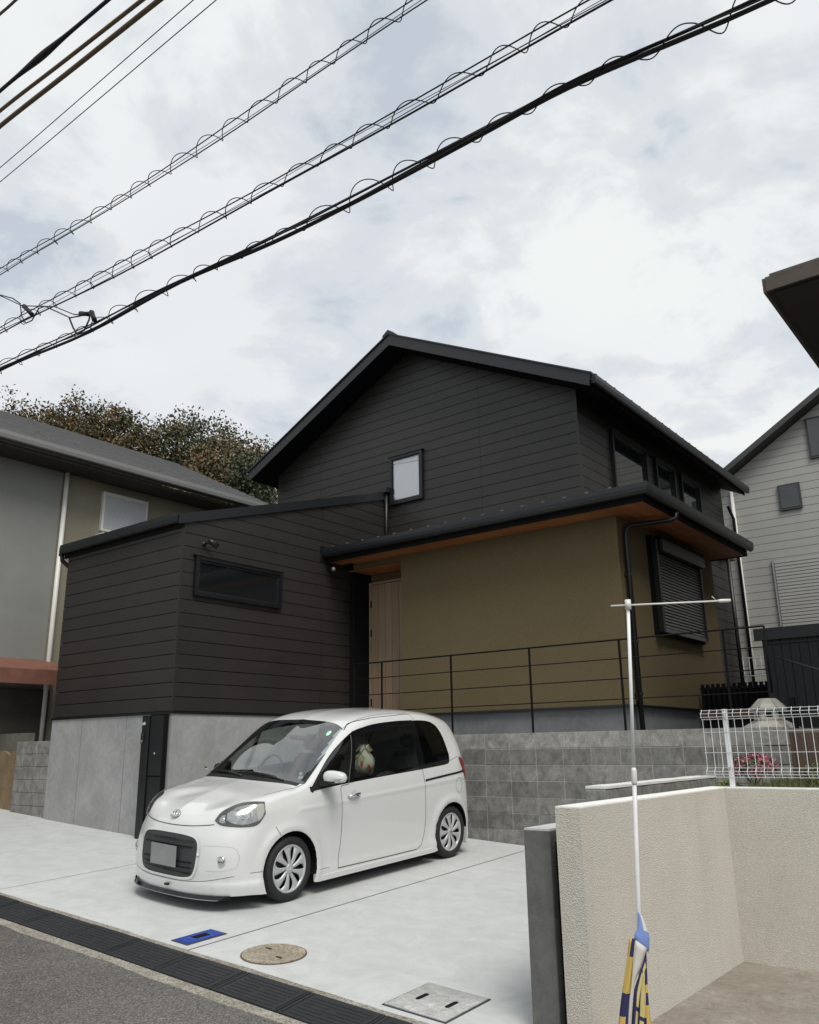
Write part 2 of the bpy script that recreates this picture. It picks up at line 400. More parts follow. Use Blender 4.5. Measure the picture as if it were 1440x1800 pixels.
aggl=mat('aggregate lid',(.38,.34,.27),rough=.95,bump=.7,bscale=120,build=lambda t,v_,b_: mixc(t,1.,b_agg(t,v_,b_),(1.12,1.06,.95),'MULTIPLY'))
t=thing('round_manhole_cover','round pebbled drain cover with thin iron rim in the driveway','manhole cover',(-5.07,4.79,gz(-5.07,4.79)))
flatquad('rim',disc(-5.07,4.79,.247),.005,mat('rusty rim',(.14,.10,.07),rough=.8,var=.4,vscale=20),t)
flatquad('lid',disc(-5.07,4.79,.236),.009,aggl,t)
for dx,dy in ((-.11,.05),(.11,-.05)): flatquad('lifting_hole',[(-5.07+dx-.03,4.79+dy-.008),(-5.07+dx+.03,4.79+dy-.008),(-5.07+dx+.03,4.79+dy+.008),(-5.07+dx-.03,4.79+dy+.008)],.0115,blackm,t,.003)
flatquad('centre_plug',disc(-5.07,4.79,.03,16),.0115,aggl,t,.003)
steel=mat('scuffed cement lid',(.42,.43,.42),rough=.7,bump=.2,bscale=60,build=b_conc((.62,.63,.61),(.36,.365,.355),3.5,.2,((.24,.24,.225),.6)))
t=thing('square_inspection_cover','square framed inspection cover with two slotted grips in the driveway','inspection cover',(-3.54,4.76,gz(-3.54,4.76)))
flatquad('frame',[(-3.79,4.515),(-3.297,4.515),(-3.297,5.012),(-3.79,5.012)],.005,mat('dark iron',(.05,.05,.055)),t)
flatquad('lid',[(-3.778,4.527),(-3.309,4.527),(-3.309,5.0),(-3.778,5.0)],.009,steel,t)
def slotpts(cx,cy,l,w): return [(cx+w*math.cos(a),cy+(l if math.sin(a)>0 else -l)+w*math.sin(a)) for a in [2*math.pi*i/16+.001 for i in range(16)]]
for cx in (-3.66,-3.43): flatquad('grip_slot',slotpts(cx,4.765,.045,.016),.0125,blackm,t,.003)
tag(flatquad('cast_ring',disc(-4.62,5.42,.085,24),.0012,drive,None,.001),'faint small round cap cast into the bare driveway concrete','cap')

# ------------------------------------------------------------------ THE HOUSE
H=thing('dark_house','dark boarded two storey house with olive rendered ground floor and garage wing','house',(-7,12,.15))
XG,YG,YO,XO,YA,XU=-9.59,7.09,10.45,-4.55,11.64,-5.59
XL=-12.56; ZF=.505
fA=lambda c: (lambda u_,z_,d: (u_,c-d,z_))      # wall facing -Y
fB=lambda c: (lambda u_,z_,d: (c+d,u_,z_))      # wall facing +X
fC=lambda c: (lambda u_,z_,d: (c-d,u_,z_))      # wall facing -X
# foundation: the wing's tall cast wall
fw_=box('foundation_wall',XL-.03,XG-.004,YG+.004,13.2,-1.5,ZF-.01,wallc,H)
for xx in (-10.62,-11.75):
    box('form_joint',xx,xx+.006,YG+.0015,YG+.02,-1.3,ZF-.03,found,H)
box('base_flashing',XL-.04,XG+.014,YG-.014,13.0,ZF-.012,ZF+.018,black,H)
# garage wing core and boards
RS=.3035 # wing roof slope
z1=3.17
zt=lambda y: z1+(y-YG)*RS
prism('wing_wall',[(YG+.02,ZF+.02),(13.0,ZF+.02),(13.0,zt(13.0)),(YG+.02,zt(YG))],lambda u_,z_:(XL+.02,u_,z_),lambda u_,z_:(XG-.02,u_,z_),blackm,H)
boards([(XL,ZF+.025),(XG-.002,ZF+.025),(XG-.002,z1+.03),(XL,z1+.03)],.520-.19*0-.0,.1903,[],fA(YG+.002),siding,H)
boards([(YG,ZF+.025),(YA-.02,ZF+.025),(YA-.02,zt(YA)-.02),(YG,z1-.02)],.520,.1903,[9.9],fB(XG),siding,H)
box('corner_trim',XG-.006,XG+.020,YG-.017,YG+.022,ZF+.02,z1,siding,H)
boards([(YG,ZF+.025),(12.9,ZF+.025),(12.9,zt(12.9)),(YG,z1)],.520,.1903,[],fC(XL),siding,H)
# wing roof slab, seams, gutter
def roofslab(name,xa,xb,ya,yb,fz,th,m,parent): 
    vs=[(x,y,fz(x,y)+d) for d in (0,th) for x,y in ((xa,ya),(xb,ya),(xb,yb),(xa,yb))]
    return mesh(name,vs,boxvf(0,1,0,1,0,1)[1],m,parent)
wz=lambda x,y: z1+(y-YG)*RS+.012
wr=roofslab('wing_roof',XL-.12,XG+.035,YG-.10,YA+1.4,wz,.075,roofm,H)
nr=int((XG-XL)/.333)
for i in range(nr+1):
    x=XL-.08+.333*i; roofslab('standing_seam',x-.012,x+.012,YG-.10,YA+1.3,lambda a,b_: wz(a,b_)+.072,.03,roofm,wr)
roofslab('verge_trim',XG+.034,XG+.052,YG-.11,YA-.02,lambda a,b_: wz(a,b_)-.055,.145,trimg,H)
roofslab('verge_trim',XL-.14,XL-.121,YG-.11,YA,lambda a,b_: wz(a,b_)-.055,.145,trimg,H)
def gutterprof(): # (out,z) profile of a box gutter with rounded belly
    return [(0,.0),(.035,-.085),(.10,-.105),(.13,-.10),(.13,.02),(.12,.02),(.12,-.09),(.10,-.095),(.04,-.075),(.012,.0)]
def sweep_prof(name,path,prof,m,parent,closeends=True):
    """path: list of (point, outward dir); prof in (out,z)"""
    vs=[];fs=[];n=len(prof)
    for p,o in path:
        for a,b_ in prof: vs.append((p[0]+o[0]*a,p[1]+o[1]*a,p[2]+b_))
    for i in range(len(path)-1):
        for k in range(n): fs.append((i*n+k,i*n+(k+1)%n,(i+1)*n+(k+1)%n,(i+1)*n+k))
    fs.append(tuple(range(n))); fs.append(tuple(range((len(path)-1)*n,len(path)*n)))
    return mesh(name,vs,fs,m,parent)
gp=[(0,0),(.0,-.07),(.03,-.115),(.075,-.125),(.10,-.11),(.112,-.05),(.112,.015),(.10,.018),(.098,-.04),(.088,-.095),(.035,-.10),(.012,-.06),(.012,0)]
sweep_prof('gutter',[((XL-.09,YG-.02,3.25),(0,-1)),((XG+.02,YG-.02,3.25),(0,-1))],gp,trimg,H)
box('fascia',XL-.1,XG+.03,YG-.03,YG+.0,3.06,3.2,blackm,H)
tube('downpipe_elbow',[(XL-.12,YG-.07,3.14),(XL-.12,YG-.05,3.03),(XL-.1,YG+.05,2.95),(XL-.07,YG+.15,2.93),(XL-.05,YG+.20,2.8),(XL-.05,YG+.20,ZF)],.035,black,H)
# gable core
GP=[(XL,2.2),(XU,2.2),(XU,5.62),(-9.07,7.31),(XL,5.62)]
RZ=lambda x: 7.54-.5*abs(x+9.07)   # roof top line
GP[2]=(XU,RZ(XU)-.16); GP[3]=(-9.07,RZ(-9.07)-.16); GP[4]=(XL,RZ(XL)-.16)
prism('gable_wall',[(XL+.02,2.2),(XU-.02,2.2),(XU-.02,GP[2][1]),(-9.07,GP[3][1]),(XL+.02,GP[4][1])],lambda u_,z_:(u_,18.68,z_),lambda u_,z_:(u_,YA+.02,z_),blackm,H)
boards([(XL,3.3),(XU,3.3),(XU,GP[2][1]),(-9.07,GP[3][1]),(XL,GP[4][1])],3.944-.1845*4,.1845,[-11.315,-7.462],fA(YA+.006),siding,H)
boards([(YA,3.3),(18.7,3.3),(18.7,GP[2][1]),(YA,GP[2][1])],3.944-.1845*4,.1845,[15.2],fB(XU),siding,H)
box('corner_trim',XU-.022,XU+.017,YA-.011,YA+.03,3.3,GP[2][1],siding,H)
# main roof: two slabs, barge boards, ridge, seams
YV0,YV1=11.13,18.85
def slope(sgn,name='roof_slope'):
    EX=4.05 if sgn>0 else 3.86
    vs=[]
    for d in (-.10,0):
        for (x,y) in ((-9.07,YV0),(-9.07+sgn*EX,YV0),(-9.07+sgn*EX,YV1),(-9.07,YV1)): vs.append((x,y,RZ(x)+d))
    return mesh(name,vs,boxvf(0,1,0,1,0,1)[1],roofm,H)
for sgn in (1,-1):
    EX=4.05 if sgn>0 else 3.86
    so=slope(sgn)
    y=YV0+.12
    while y<YV1:
        vs=[]
        for d in (-.01,.055):
            for (x,yy) in ((-9.07+sgn*.05,y-.013),(-9.07+sgn*(EX+.01),y-.013),(-9.07+sgn*(EX+.01),y+.013),(-9.07+sgn*.05,y+.013)): vs.append((x,yy,RZ(x)+d))
        mesh('standing_seam',vs,boxvf(0,1,0,1,0,1)[1],roofm,so); y+=.333
    # barge board
    vs=[]
    for yy in (YV0-.03,YV0):
        for (x,d) in ((-9.07,-.205),(-9.07+sgn*(EX-.07),-.205),(-9.07+sgn*(EX-.03),.005),(-9.07,.005)): vs.append((x,yy,RZ(x)+d))
    mesh('barge_board',vs,[(0,1,2,3),(7,6,5,4),(0,4,5,1),(1,5,6,2),(2,6,7,3),(3,7,4,0)],trimg,H)
    vs=[]
    for yy in (YV0-.055,YV0-.002):
        for (x,d) in ((-9.07,.006),(-9.07+sgn*EX,.006),(-9.07+sgn*EX,.034),(-9.07,.034)): vs.append((x,yy,RZ(x)+d))
    mesh('verge_flashing',vs,[(0,1,2,3),(7,6,5,4),(0,4,5,1),(1,5,6,2),(2,6,7,3),(3,7,4,0)],roofm,H)
    # soffit
    vs=[]
    for d in (-.19,-.17):
        for (x,y) in ((-9.07,YV0),(-9.07+sgn*(EX-.12),YV0),(-9.07+sgn*(EX-.12),YV1),(-9.07,YV1)): vs.append((x,y,RZ(x)+d))
    mesh('soffit',vs,boxvf(0,1,0,1,0,1)[1],blackm,H)
    xe=-9.07+sgn*(EX-.10)
    box('fascia',min(xe,xe+sgn*.02),max(xe,xe+sgn*.02),YV0+.003,YV1,RZ(xe)-.21,RZ(xe)-.04,blackm,H)
    sweep_prof('gutter',[((xe+sgn*.022,YV0+.01,RZ(xe)-.055),(sgn,0)),((xe+sgn*.022,YV1,RZ(xe)-.055),(sgn,0))],gp,roofm,H)
prism('ridge_cap',[(-9.20,RZ(-9.2)+.03),(-9.07,RZ(-9.07)+.035),(-8.94,RZ(-8.94)+.03),(-8.94,RZ(-8.94)+.075),(-9.07,RZ(-9.07)+.10),(-9.20,RZ(-9.2)+.075)],lambda u_,z_:(u_,YV0-.06,z_),lambda u_,z_:(u_,YV1+.05,z_),roofm,H)
for i,y in enumerate((11.83,12.63,13.4,14.11,14.85,15.6,16.3,17.0,17.7)):
    z=RZ(-5.3)-.197; tube('eave_vent',[(-5.25,y,z+.004),(-5.25,y,z-.008)],.03,galv,H,10)
# gable window
def window_A(name,x0,x1,z0,z1,y,parent,fr=.055,dep=.05,curtain=False,glass=None):
    fo=MB(); fo.box(x0,x1,y-dep,y,z0,z0+fr).box(x0,x1,y-dep,y,z1-fr,z1).box(x0,x0+fr,y-dep+.001,y,z0+fr,z1-fr).box(x1-fr,x1,y-dep+.001,y,z0+fr,z1-fr)
    f2=MB(); e=fr*.55
    w=fo.build(name,black,parent)
    s=MB(); a0,a1,b0,b1=x0+fr,x1-fr,z0+fr,z1-fr
    s.box(a0,a1,y-dep*.6,y,b0,b0+e).box(a0,a1,y-dep*.6,y,b1-e,b1).box(a0,a0+e,y-dep*.6+.001,y,b0+e,b1-e).box(a1-e,a1,y-dep*.6+.001,y,b0+e,b1-e)
    s.build('sash',trimg,w)
    box('pane',a0+e,a1-e,y-.034,y-.030,b0+e,b1-e,glass or winglass,w)
    if curtain: box('curtain',a0+e,a1-e,y-.014,y-.008,b0+e,b1-e,curt,w)
    box('head_trim',x0-.03,x1+.03,y-dep-.015,y,z1+.001,z1+.018,trimg,w)
    return w
curglass=glassmat('clear window glass',(.94,.95,.96),r0=.16)
window_A('gable_window',-9.47,-8.705,4.355,5.29,YA-.012,H,curtain=True,glass=curglass)
# wing side window (facing +X)
def window_B(name,y0,y1,z0,z1,x,parent,fr=.05,dep=.05,mull=()):
    fo=MB(); fo.box(x,x+dep,y0,y1,z0,z0+fr).box(x,x+dep,y0,y1,z1-fr,z1).box(x,x+dep-.001,y0,y0+fr,z0+fr,z1-fr).box(x,x+dep-.001,y1-fr,y1,z0+fr,z1-fr)
    w=fo.build(name,black,parent); e=fr*.6; a0,a1,b0,b1=y0+fr,y1-fr,z0+fr,z1-fr
    s=MB(); s.box(x,x+dep*.6,a0,a1,b0,b0+e).box(x,x+dep*.6,a0,a1,b1-e,b1).box(x,x+dep*.6-.001,a0,a0+e,b0+e,b1-e).box(x,x+dep*.6-.001,a1-e,a1,b0+e,b1-e)
    s.build('sash',trimg,w)
    box('pane',x+.015,x+.017,a0+e,a1-e,b0+e,b1-e,winglass,w)
    box('head_trim',x,x+dep+.015,y0-.03,y1+.03,z1+.001,z1+.02,siding,w)
    return w
window_B('wing_window',7.30,8.97,2.115,2.69,XG+.012,H,.052,.055)
for a,b_ in ((12.80,14.30),(14.72,15.68),(16.02,17.10)):
    window_B('clerestory_window',a,b_,4.17,5.25,XU+.012,H,.05,.07)
# wall between garage roof and gable: corner downpipe
tube('downpipe',[(XG+.07,YA-.10,4.62),(XG+.07,YA-.10,3.3)],.032,trimg,H)
box('pipe_box',XG+.0,XG+.13,YA-.17,YA-.03,4.60,4.70,trimg,H)
# ---- olive ground floor
found_=MB(); found_.box(-9.5,XO-.03,YO+.03,15.38,-.3,ZF-.02); found_.build('foundation',found,H)
box('base_flashing',-9.3,XO+.03,YO-.03,14.25,ZF-.03,ZF-.002,black,H)
box('rendered_wall',-8.32,XO,YO,14.25,ZF,3.04,olive,H)
box('door_header',-9.36,-8.322,YO+.001,YO+.10,2.955,3.035,olive,H)
box('porch_ceiling',-9.55,-8.325,YO+.101,11.05,2.945,2.965,soffw,H)
box('porch_back_wall',-9.58,-8.30,11.05,11.3,ZF-.02,2.94,olive,H)
box('porch_side_panel',-9.57,-9.47,10.6,11.045,.5,2.94,blackm,H)
# door
dr=MB(); dr.box(-9.47,-9.43,10.99,11.048,.52,2.80).box(-9.43,-8.35,10.99,11.048,2.765,2.80)
D=dr.build('front_door',doorw,H)
for i in range(7):
    w_=.152 if i<5 else .15; x=-9.425+.153*i
    box('door_plank',x,x+.146,11.005,11.04,.52,2.755,doorw,D)
for z in (2.42,1.92,.75): box('hinge',-9.437,-9.42,10.985,11.003,z-.06,z+.06,blackm,D)
# ---- pent roof around the ground floor
xg1,yg1=-3.98,10.02   # fascia line
def pz_(x,y): return 3.17+.13*min(y-yg1,xg1-x)
tops=[(-9.60,yg1-.02),(xg1+.02,yg1-.02),(xg1+.02,14.35),(-5.6,14.35),(-5.6,YA+.02),(-9.60,YA+.02)]
vs=[(-9.60,yg1-.03,3.175),(xg1+.03,yg1-.03,3.175),(-5.57,YA,3.40),(-9.60,YA,3.40),(xg1+.03,14.36,3.175),(-5.57,14.36,3.40)]
vs2=[(a,b_,c-.03) for a,b_,c in vs]
fs=[(0,1,2,3),(1,4,5,2)]; fs+= [tuple(i+6 for i in f)[::-1] for f in fs]+[(0,6,7,1),(1,7,10,4),(4,10,11,5),(5,11,8,2),(2,8,9,3),(3,9,6,0)]
PR=mesh('pent_roof',vs+vs2,fs,roofm,H)
def seamrib(a,b_,p,parent):
    d=(Vector(b_)-Vector(a)); s=Vector((-d.y,d.x,0)).normalized()*.012
    vs=[Vector(q)+s*k+Vector((0,0,h)) for h in (0,.035) for q,k in ((a,-1),(b_,-1),(b_,1),(a,1))]
    return mesh('standing_seam',vs,boxvf(0,1,0,1,0,1)[1],roofm,parent)
n_=17
for i in range(n_):
    x=-9.395+.3335*i
    if x>-4.1: break
    if x<-5.57: seamrib((x,yg1-.025,3.176),(x,YA-.01,3.40),0,PR)
    else: seamrib((x,yg1-.025,3.176),(x,yg1+(xg1-x),3.176+.138*(xg1-x)),0,PR)
    MB().box(x-.024,x+.024,yg1-.060,yg1-.052,3.266,3.284).box(x-.004,x+.004,yg1-.055,yg1+.05,3.19,3.275).build('seam_glint_tab',tabm,PR)  # added tabs in a paler tone stand in for seam ends catching light
y=10.45
while y<14.3:
    seamrib((xg1+.025,y,3.176),(-5.55 if y>YA else xg1-(y-yg1),y,3.39 if y>YA else 3.176+.138*(y-yg1)),0,PR)
    MB().box(xg1+.052,xg1+.060,y-.024,y+.024,3.255,3.270).box(xg1-.05,xg1+.055,y-.006,y+.006,3.19,3.270).build('seam_glint_tab',trimg,PR); y+=.3335
prism('hip_cap',[(-.05,0),(.05,0),(.05,.03),(0,.055),(-.05,.03)],lambda u_,z_:(xg1+.02+u_*.7,yg1-.02+u_*.7,3.18+z_),lambda u_,z_:(-5.55+u_*.7,YA-.03+u_*.7,3.405+z_),roofm,PR)
gp2=[(0,.04),(0,-.05),(.02,-.095),(.05,-.115),(.085,-.105),(.105,-.07),(.112,-.02),(.112,.035),(.102,.04),(.098,-.01),(.09,-.06),(.05,-.095),(.02,-.06),(.014,.04)]
sweep_prof('gutter',[((-9.57,yg1-.022,3.205),(0,-1)),((xg1+.022,yg1-.022,3.205),(1,-1)),((xg1+.022,14.35,3.205),(1,0))],gp2,trimg,H)
box('gutter_outlet_guard',-9.60,-9.565,9.86,10.02,3.03,3.29,blackm,H)
box('fascia',-9.57,xg1+.02,yg1-.02,yg1+.0,3.02,3.18,blackm,H)
box('fascia',xg1+.0,xg1+.02,yg1+.001,14.33,3.02,3.18,blackm,H)
box('fascia',-5.5,xg1,14.31,14.33,3.02,3.18,blackm,H)
for i in range(4):
    a=yg1+.002+.106*i; box('soffit_plank',-9.55+(0 if i<3 else .25),xg1-.572,a,a+.103,3.031,3.045,soffw,H)
for i in range(4):
    a=xg1-.002-.142*i; box('soffit_plank',a-.139,a,yg1+.003,14.30,3.031,3.045,soffw,H)
# right-hand siding bay beyond the olive wall
box('rear_bay_wall',-6,-4.62,14.251,15.38,.1,3.2,blackm,H)
boards([(14.252,.45),(15.38,.45),(15.38,3.2),(14.252,3.2)],.52,.1903,[],fB(-4.62),siding,H)
box('rear_bay_roof',-6,-4.5,14.36,15.45,3.2,3.28,roofm,H)
tube('rear_downpipe',[(-4.52,15.12,3.3),(-4.52,15.12,.3)],.035,black,H)
tube('rear_downpipe',[(-5.52,18.9,5.2),(-5.45,19.0,4.9),(-5.45,19.0,.3)],.035,black,H)
# front downpipe, elbow from gutter
tube('front_downpipe',[(-3.92,11.02,3.08),(-3.93,11.02,3.0),(-3.99,10.97,2.965),(-4.42,10.64,2.90),(-4.48,10.60,2.86),(-4.487,10.59,2.78),(-4.487,10.59,.165)],.034,black,H,10)
for z in (2.2,1.3,.62): box('pipe_bracket',-4.55,-4.445,10.565,10.615,z,z+.03,black,H)
# shuttered window on the olive side wall
S=MB(); S.box(XO+.001,XO+.075,11.44,11.50,1.50,2.93).box(XO+.001,XO+.075,13.28,13.33,1.50,2.93).box(XO+.001,XO+.075,11.50,13.28,1.50,1.55).box(XO+.001,XO+.02,11.5,13.28,1.55,2.9)
S=S.build('shuttered_window',blackm,H)
box('shutter_side_guide',XO+.076,XO+.15,11.43,11.50,1.53,2.86,black,S)
box('shutter_side_guide',XO+.076,XO+.14,13.24,13.28,1.53,2.70,trimg,S)
box('shutter_box',XO+.076,XO+.20,11.56,13.31,2.70,2.88,trimg,S,.008)
box('shutter_box_lip',XO+.076,XO+.19,11.56,13.31,2.885,2.93,blackm,S)
slatm=mat('shutter slat',(.085,.085,.088),rough=.45,var=.1)
k=0;z=1.60
while z<2.68:
    vs=[(XO+.085,11.505,z),(XO+.105,11.505,z+.006),(XO+.098,11.505,z+.034),(XO+.085,11.505,z+.040),(XO+.085,13.238,z),(XO+.105,13.238,z+.006),(XO+.098,13.238,z+.034),(XO+.085,13.238,z+.040)]
    mesh('slat',vs,[(0,1,2,3),(7,6,5,4),(0,4,5,1),(1,5,6,2),(2,6,7,3),(3,7,4,0)],slatm,S); z+=.0455
box('bottom_bar',XO+.085,XO+.12,11.505,13.238,1.53,1.59,slatm,S)
# spotlights on the wing wall
def spot(y,z,flip,lab):
    t=thing('wall_lamp',lab,'outdoor lamp',(XG+.015,y,z))
    tube('mount',[(XG+.014,y,z),(XG+.035,y,z)],.032,black,t,12)
    tube('arm',[(XG+.03,y,z),(XG+.10,y+.02*flip,z+.01),(XG+.12,y+.04*flip,z+.03)],.011,black,t)
    a=Vector((XG+.10,y+.02*flip,z+.05)); b_=Vector((XG+.17,y+.13*flip,z-.04))
    tube('lamp_head',[a,a.lerp(b_,.3),b_],[.026,.04,.043],black,t,12)
    tube('lens',[b_,b_+(b_-a).normalized()*.004],.036,galv if flip<0 else winglass,t,12)
spot(7.45,2.885,1,'black adjustable wall lamp above the long low window of the wing')
spot(10.15,2.93,-1,'small adjustable lamp on the dark wall beneath the gutter end by the door')

# ------------------------------------------------------------------ terrace + block walls
tag(box('terrace',-9.58,-2.2,9.93,16.5,-1.6,.145,mat('terrace gravel',(.20,.195,.18),rough=.95,var=.4,vscale=15,bump=.6,bscale=50)),kind='structure')
def blockmesh(L,Hh,D,name,c=.006):
    b=bmesh.new(); vs,fs=boxvf(0,L,0,D,0,Hh); vv=[b.verts.new(v) for v in vs]; [b.faces.new([vv[i] for i in f]) for f in fs]
    bmesh.ops.bevel(b,geom=[e for e in b.edges if all(v.co.y<1e-6 for v in e.verts)],offset=c,segments=1,affect='EDGES')
    me=bpy.data.meshes.new(name); b.to_mesh(me); b.free(); me.materials.append(block); return me
def placed(me,name,parent,loc,rz=0):
    o=bpy.data.objects.new(name,me); COL.objects.link(o); o.parent=parent; o.location=Vector(loc)-Vector(parent.location); o.rotation_euler=(0,0,rz); return o
W=thing('block_retaining_wall','grey stack bonded concrete block wall behind the parked car','block wall',(-6,9.85,-1.2))
rows=[.165,-.035,-.233,-.432,-.630,-.826,-1.02,-1.215,-1.41]
bm1=[blockmesh(.375,.190,.10,'block',.003) for _ in range(3)]
for me_,m_ in zip(bm1,(blockA,blockB,block)): me_.materials[0]=m_
box('mortar_core',-9.5,-2.77,9.7535,9.92,-1.6,.150,mortar,W)
phase=-6.463+.10
xb=phase-.385*8
while xb<-2.85:
    for r_ in range(8):
        placed(bm1[(0,1,2,1,2,1,2,1)[r_]],'block',W,(xb+.0045+random.uniform(-.0012,.0012),9.75+random.uniform(-.002,.002),rows[r_]-.193+.003))
    xb+=.385
# low block wall with pale mortar cap, at right angle, nearer
W2=thing('low_block_wall','low block wall with pale mortar capping running back beside the cream wall','block wall',(-3.44,8.3,-.4))
bm2=blockmesh(.39,.188,.10,'block2')
box('mortar_core',-3.53,-3.352,7.0,9.745,-1.7,-.352,mortar,W2)
for r_ in range(5):
    for k in range(7):
        placed(bm2,'block',W2,(-3.34+.002,7.0+.392*k,-.36-.198*(r_+1)),math.pi/2)
bm3=blockmesh(.192,.188,.05,'block3')
for r_ in range(6): placed(bm3,'block',W2,(-3.535,6.985,-.36-.198*(r_+1)))
cap=[]
mb=MB(); n=40
for i in range(n):
    ya=6.99+(9.74-6.99)*i/n; yb_=6.99+(9.74-6.99)*(i+1)/n
    h0=-.341+.0015*math.sin(i*.6)
    mb.box(-3.535+.002*math.sin(i*.9),-3.334+.003*math.sin(i*.7),ya,yb_+.001,-.362,h0)
mb.build('mortar_cap',mortarw,W2)
# left block wall
W3=thing('left_block_wall','short block wall beside the wing at the left of the driveway','block wall',(-13.1,7.25,-.9))
box('mortar_core',-13.70,-12.60,7.165,7.30,-1.5,.178,mortar,W3)
bm4=blockmesh(.392,.190,.10,'block4'); bm5=blockmesh(.225,.190,.10,'block5')
for r_,zt_ in enumerate((.189,-.004,-.198,-.392,-.586,-.781,-.975)):
    placed(bm5,'block',W3,(-13.698,7.15,zt_-.192)); placed(bm4,'block',W3,(-13.463,7.15+random.uniform(-.003,.003),zt_-.192)); placed(bm4,'block',W3,(-13.066,7.15+random.uniform(-.003,.003),zt_-.192))
tan=mat('flaking tan render',(.27,.20,.115),rough=.95,col2=(.17,.12,.065),vscale=5,bump=.7,bscale=40)
mb=MB(); pts=[]
for i in range(22):
    x=-17+3.27*i/21; pts.append((x,.02+.05*math.sin(i*1.9)+random.uniform(-.02,.02)))
pts=[(-17,-1.6)]+pts+[(-13.73,-1.6)]
W4=thing('tan_garden_wall','tan rendered garden wall with broken top edge at the far left','garden wall',(-15,7.3,-.9))
prism('render_face',pts[::-1],lambda u_,z_:(u_,7.28,z_),lambda u_,z_:(u_,7.22,z_),tan,W4)
box('wall_core',-17,-13.72,7.285,7.45,-1.6,.33,mat('old grey render',(.17,.165,.14),rough=.95,var=.4,vscale=4,bump=.6,bscale=30),W4)

# post box / intercom unit
t=thing('mailbox_pillar','tall black gate pillar with letter box and intercom before the wing','mailbox',(-9.7,6.9,-1.1))
box('pillar_panel',-10.094,-9.938,6.985,7.078,-1.25,.478,black,t,.004)
box('letter_box',-9.935,-9.632,7.012,7.078,-1.25,.490,blackm,t,.004)
box('box_door',-9.925,-9.642,7.005,7.011,-.30,.47,black,t); box('lower_door',-9.925,-9.642,7.005,7.011,-1.05,-.32,black,t)
tube('lock',[(-9.80,7.005,-.02),(-9.80,6.996,-.02)],.014,galv,t,12)
ic=box('intercom',-10.085,-10.025,6.970,6.984,.110,.250,trimg,t,.003)
tube('camera_lens',[(-10.055,6.970,.22),(-10.055,6.966,.22)],.012,winglass,ic,12)
box('call_button',-10.07,-10.04,6.966,6.9695,.13,.155,galv,ic)
npm=MB()
for (a,b_,c,d) in ((-9.935,-9.865,.350,.356),(-9.925,-9.919,.357,.382),(-9.905,-9.899,.357,.375),(-9.889,-9.883,.357,.388),(-9.882,-9.870,.382,.388),(-9.882,-9.870,.368,.373),(-9.874,-9.868,.357,.367)): npm.box(a-.148,b_-.148,6.979,6.9845,c+.005,d+.005)
npm.build('name_sign',whitem,t)

# railing on the block wall
t=thing('railing','thin black steel railing with three wires standing behind the block wall top','railing',(-5.6,9.84,.15))
YR=9.83
for z,r_ in ((1.262,.011),(1.030,.0065),(.785,.0065),(.540,.0065)):
    tube('rail',[(-8.80 if z<1.2 else -8.80,YR,z),(-2.64,YR,z)],r_,blackm,t,8)
for x in (-8.77,-8.22,-6.94,-5.66,-4.38,-3.10): box('post',x-.013,x+.013,YR-.008,YR+.008,.12,1.262,blackm,t)
tube('post',[(-2.64,YR,1.262),(-2.64,YR,.53)],.012,blackm,t)
# ------------------------------------------------------------------ walls at the right
t=thing('cream_wall','cream stucco L shaped garden wall with white top beside the patio','garden wall',(-2.45,6,-1.7))
mesh('wall_body',[(-2.551,4.635,-1.9),(-2.392,4.635,-1.9),(-2.392,7.177,-1.9),(4.5,7.177,-1.9),(4.5,7.33,-1.9),(-2.551,7.33,-1.9)]+[(-2.551,4.635,-.350),(-2.392,4.635,-.350),(-2.392,7.177,-.350),(4.5,7.177,-.350),(4.5,7.33,-.350),(-2.551,7.33,-.350)],
     [(0,1,7,6),(1,2,8,7),(2,3,9,8),(3,4,10,9),(4,5,11,10),(5,0,6,11),(6,7,8,11),(8,9,10,11)],beige,t)
mesh('wall_top',[(a,b_,c) for c in (-.350,-.342) for a,b_ in ((-2.549,4.637),(-2.394,4.637),(-2.394,7.179),(4.5,7.179),(4.5,7.327),(-2.549,7.327))],[(6,7,8,11),(8,9,10,11),(0,1,7,6),(1,2,8,7),(2,3,9,8),(3,4,10,9),(4,5,11,10),(5,0,6,11)],beigetop,t)
t=thing('grey_post_wall','low dark grey smooth concrete wall end standing left of the cream wall','concrete wall',(-2.74,6,-1.6))
box('wall_body',-2.832,-2.652,4.735,7.0,-1.9,-.492,postc,t,.004)
box('wall_top',-2.829,-2.655,4.738,6.99,-.494,-.482,mat('pale concrete top',(.55,.555,.54),rough=.85,var=.2,vscale=6),t)
box('dark_gap_fill',-2.651,-2.575,4.80,7.0,-1.9,-.56,blackm,t)  # matt black fill standing in for the dark gap between the walls
# raised planting bed behind the cream wall
grassm=mat('bed soil',(.09,.075,.04),rough=.95,var=.4,vscale=6,bump=.8,bscale=30)
tag(box('planting_bed',-2.62,8,7.335,9.74,-1.8,-.40,grassm),kind='structure')
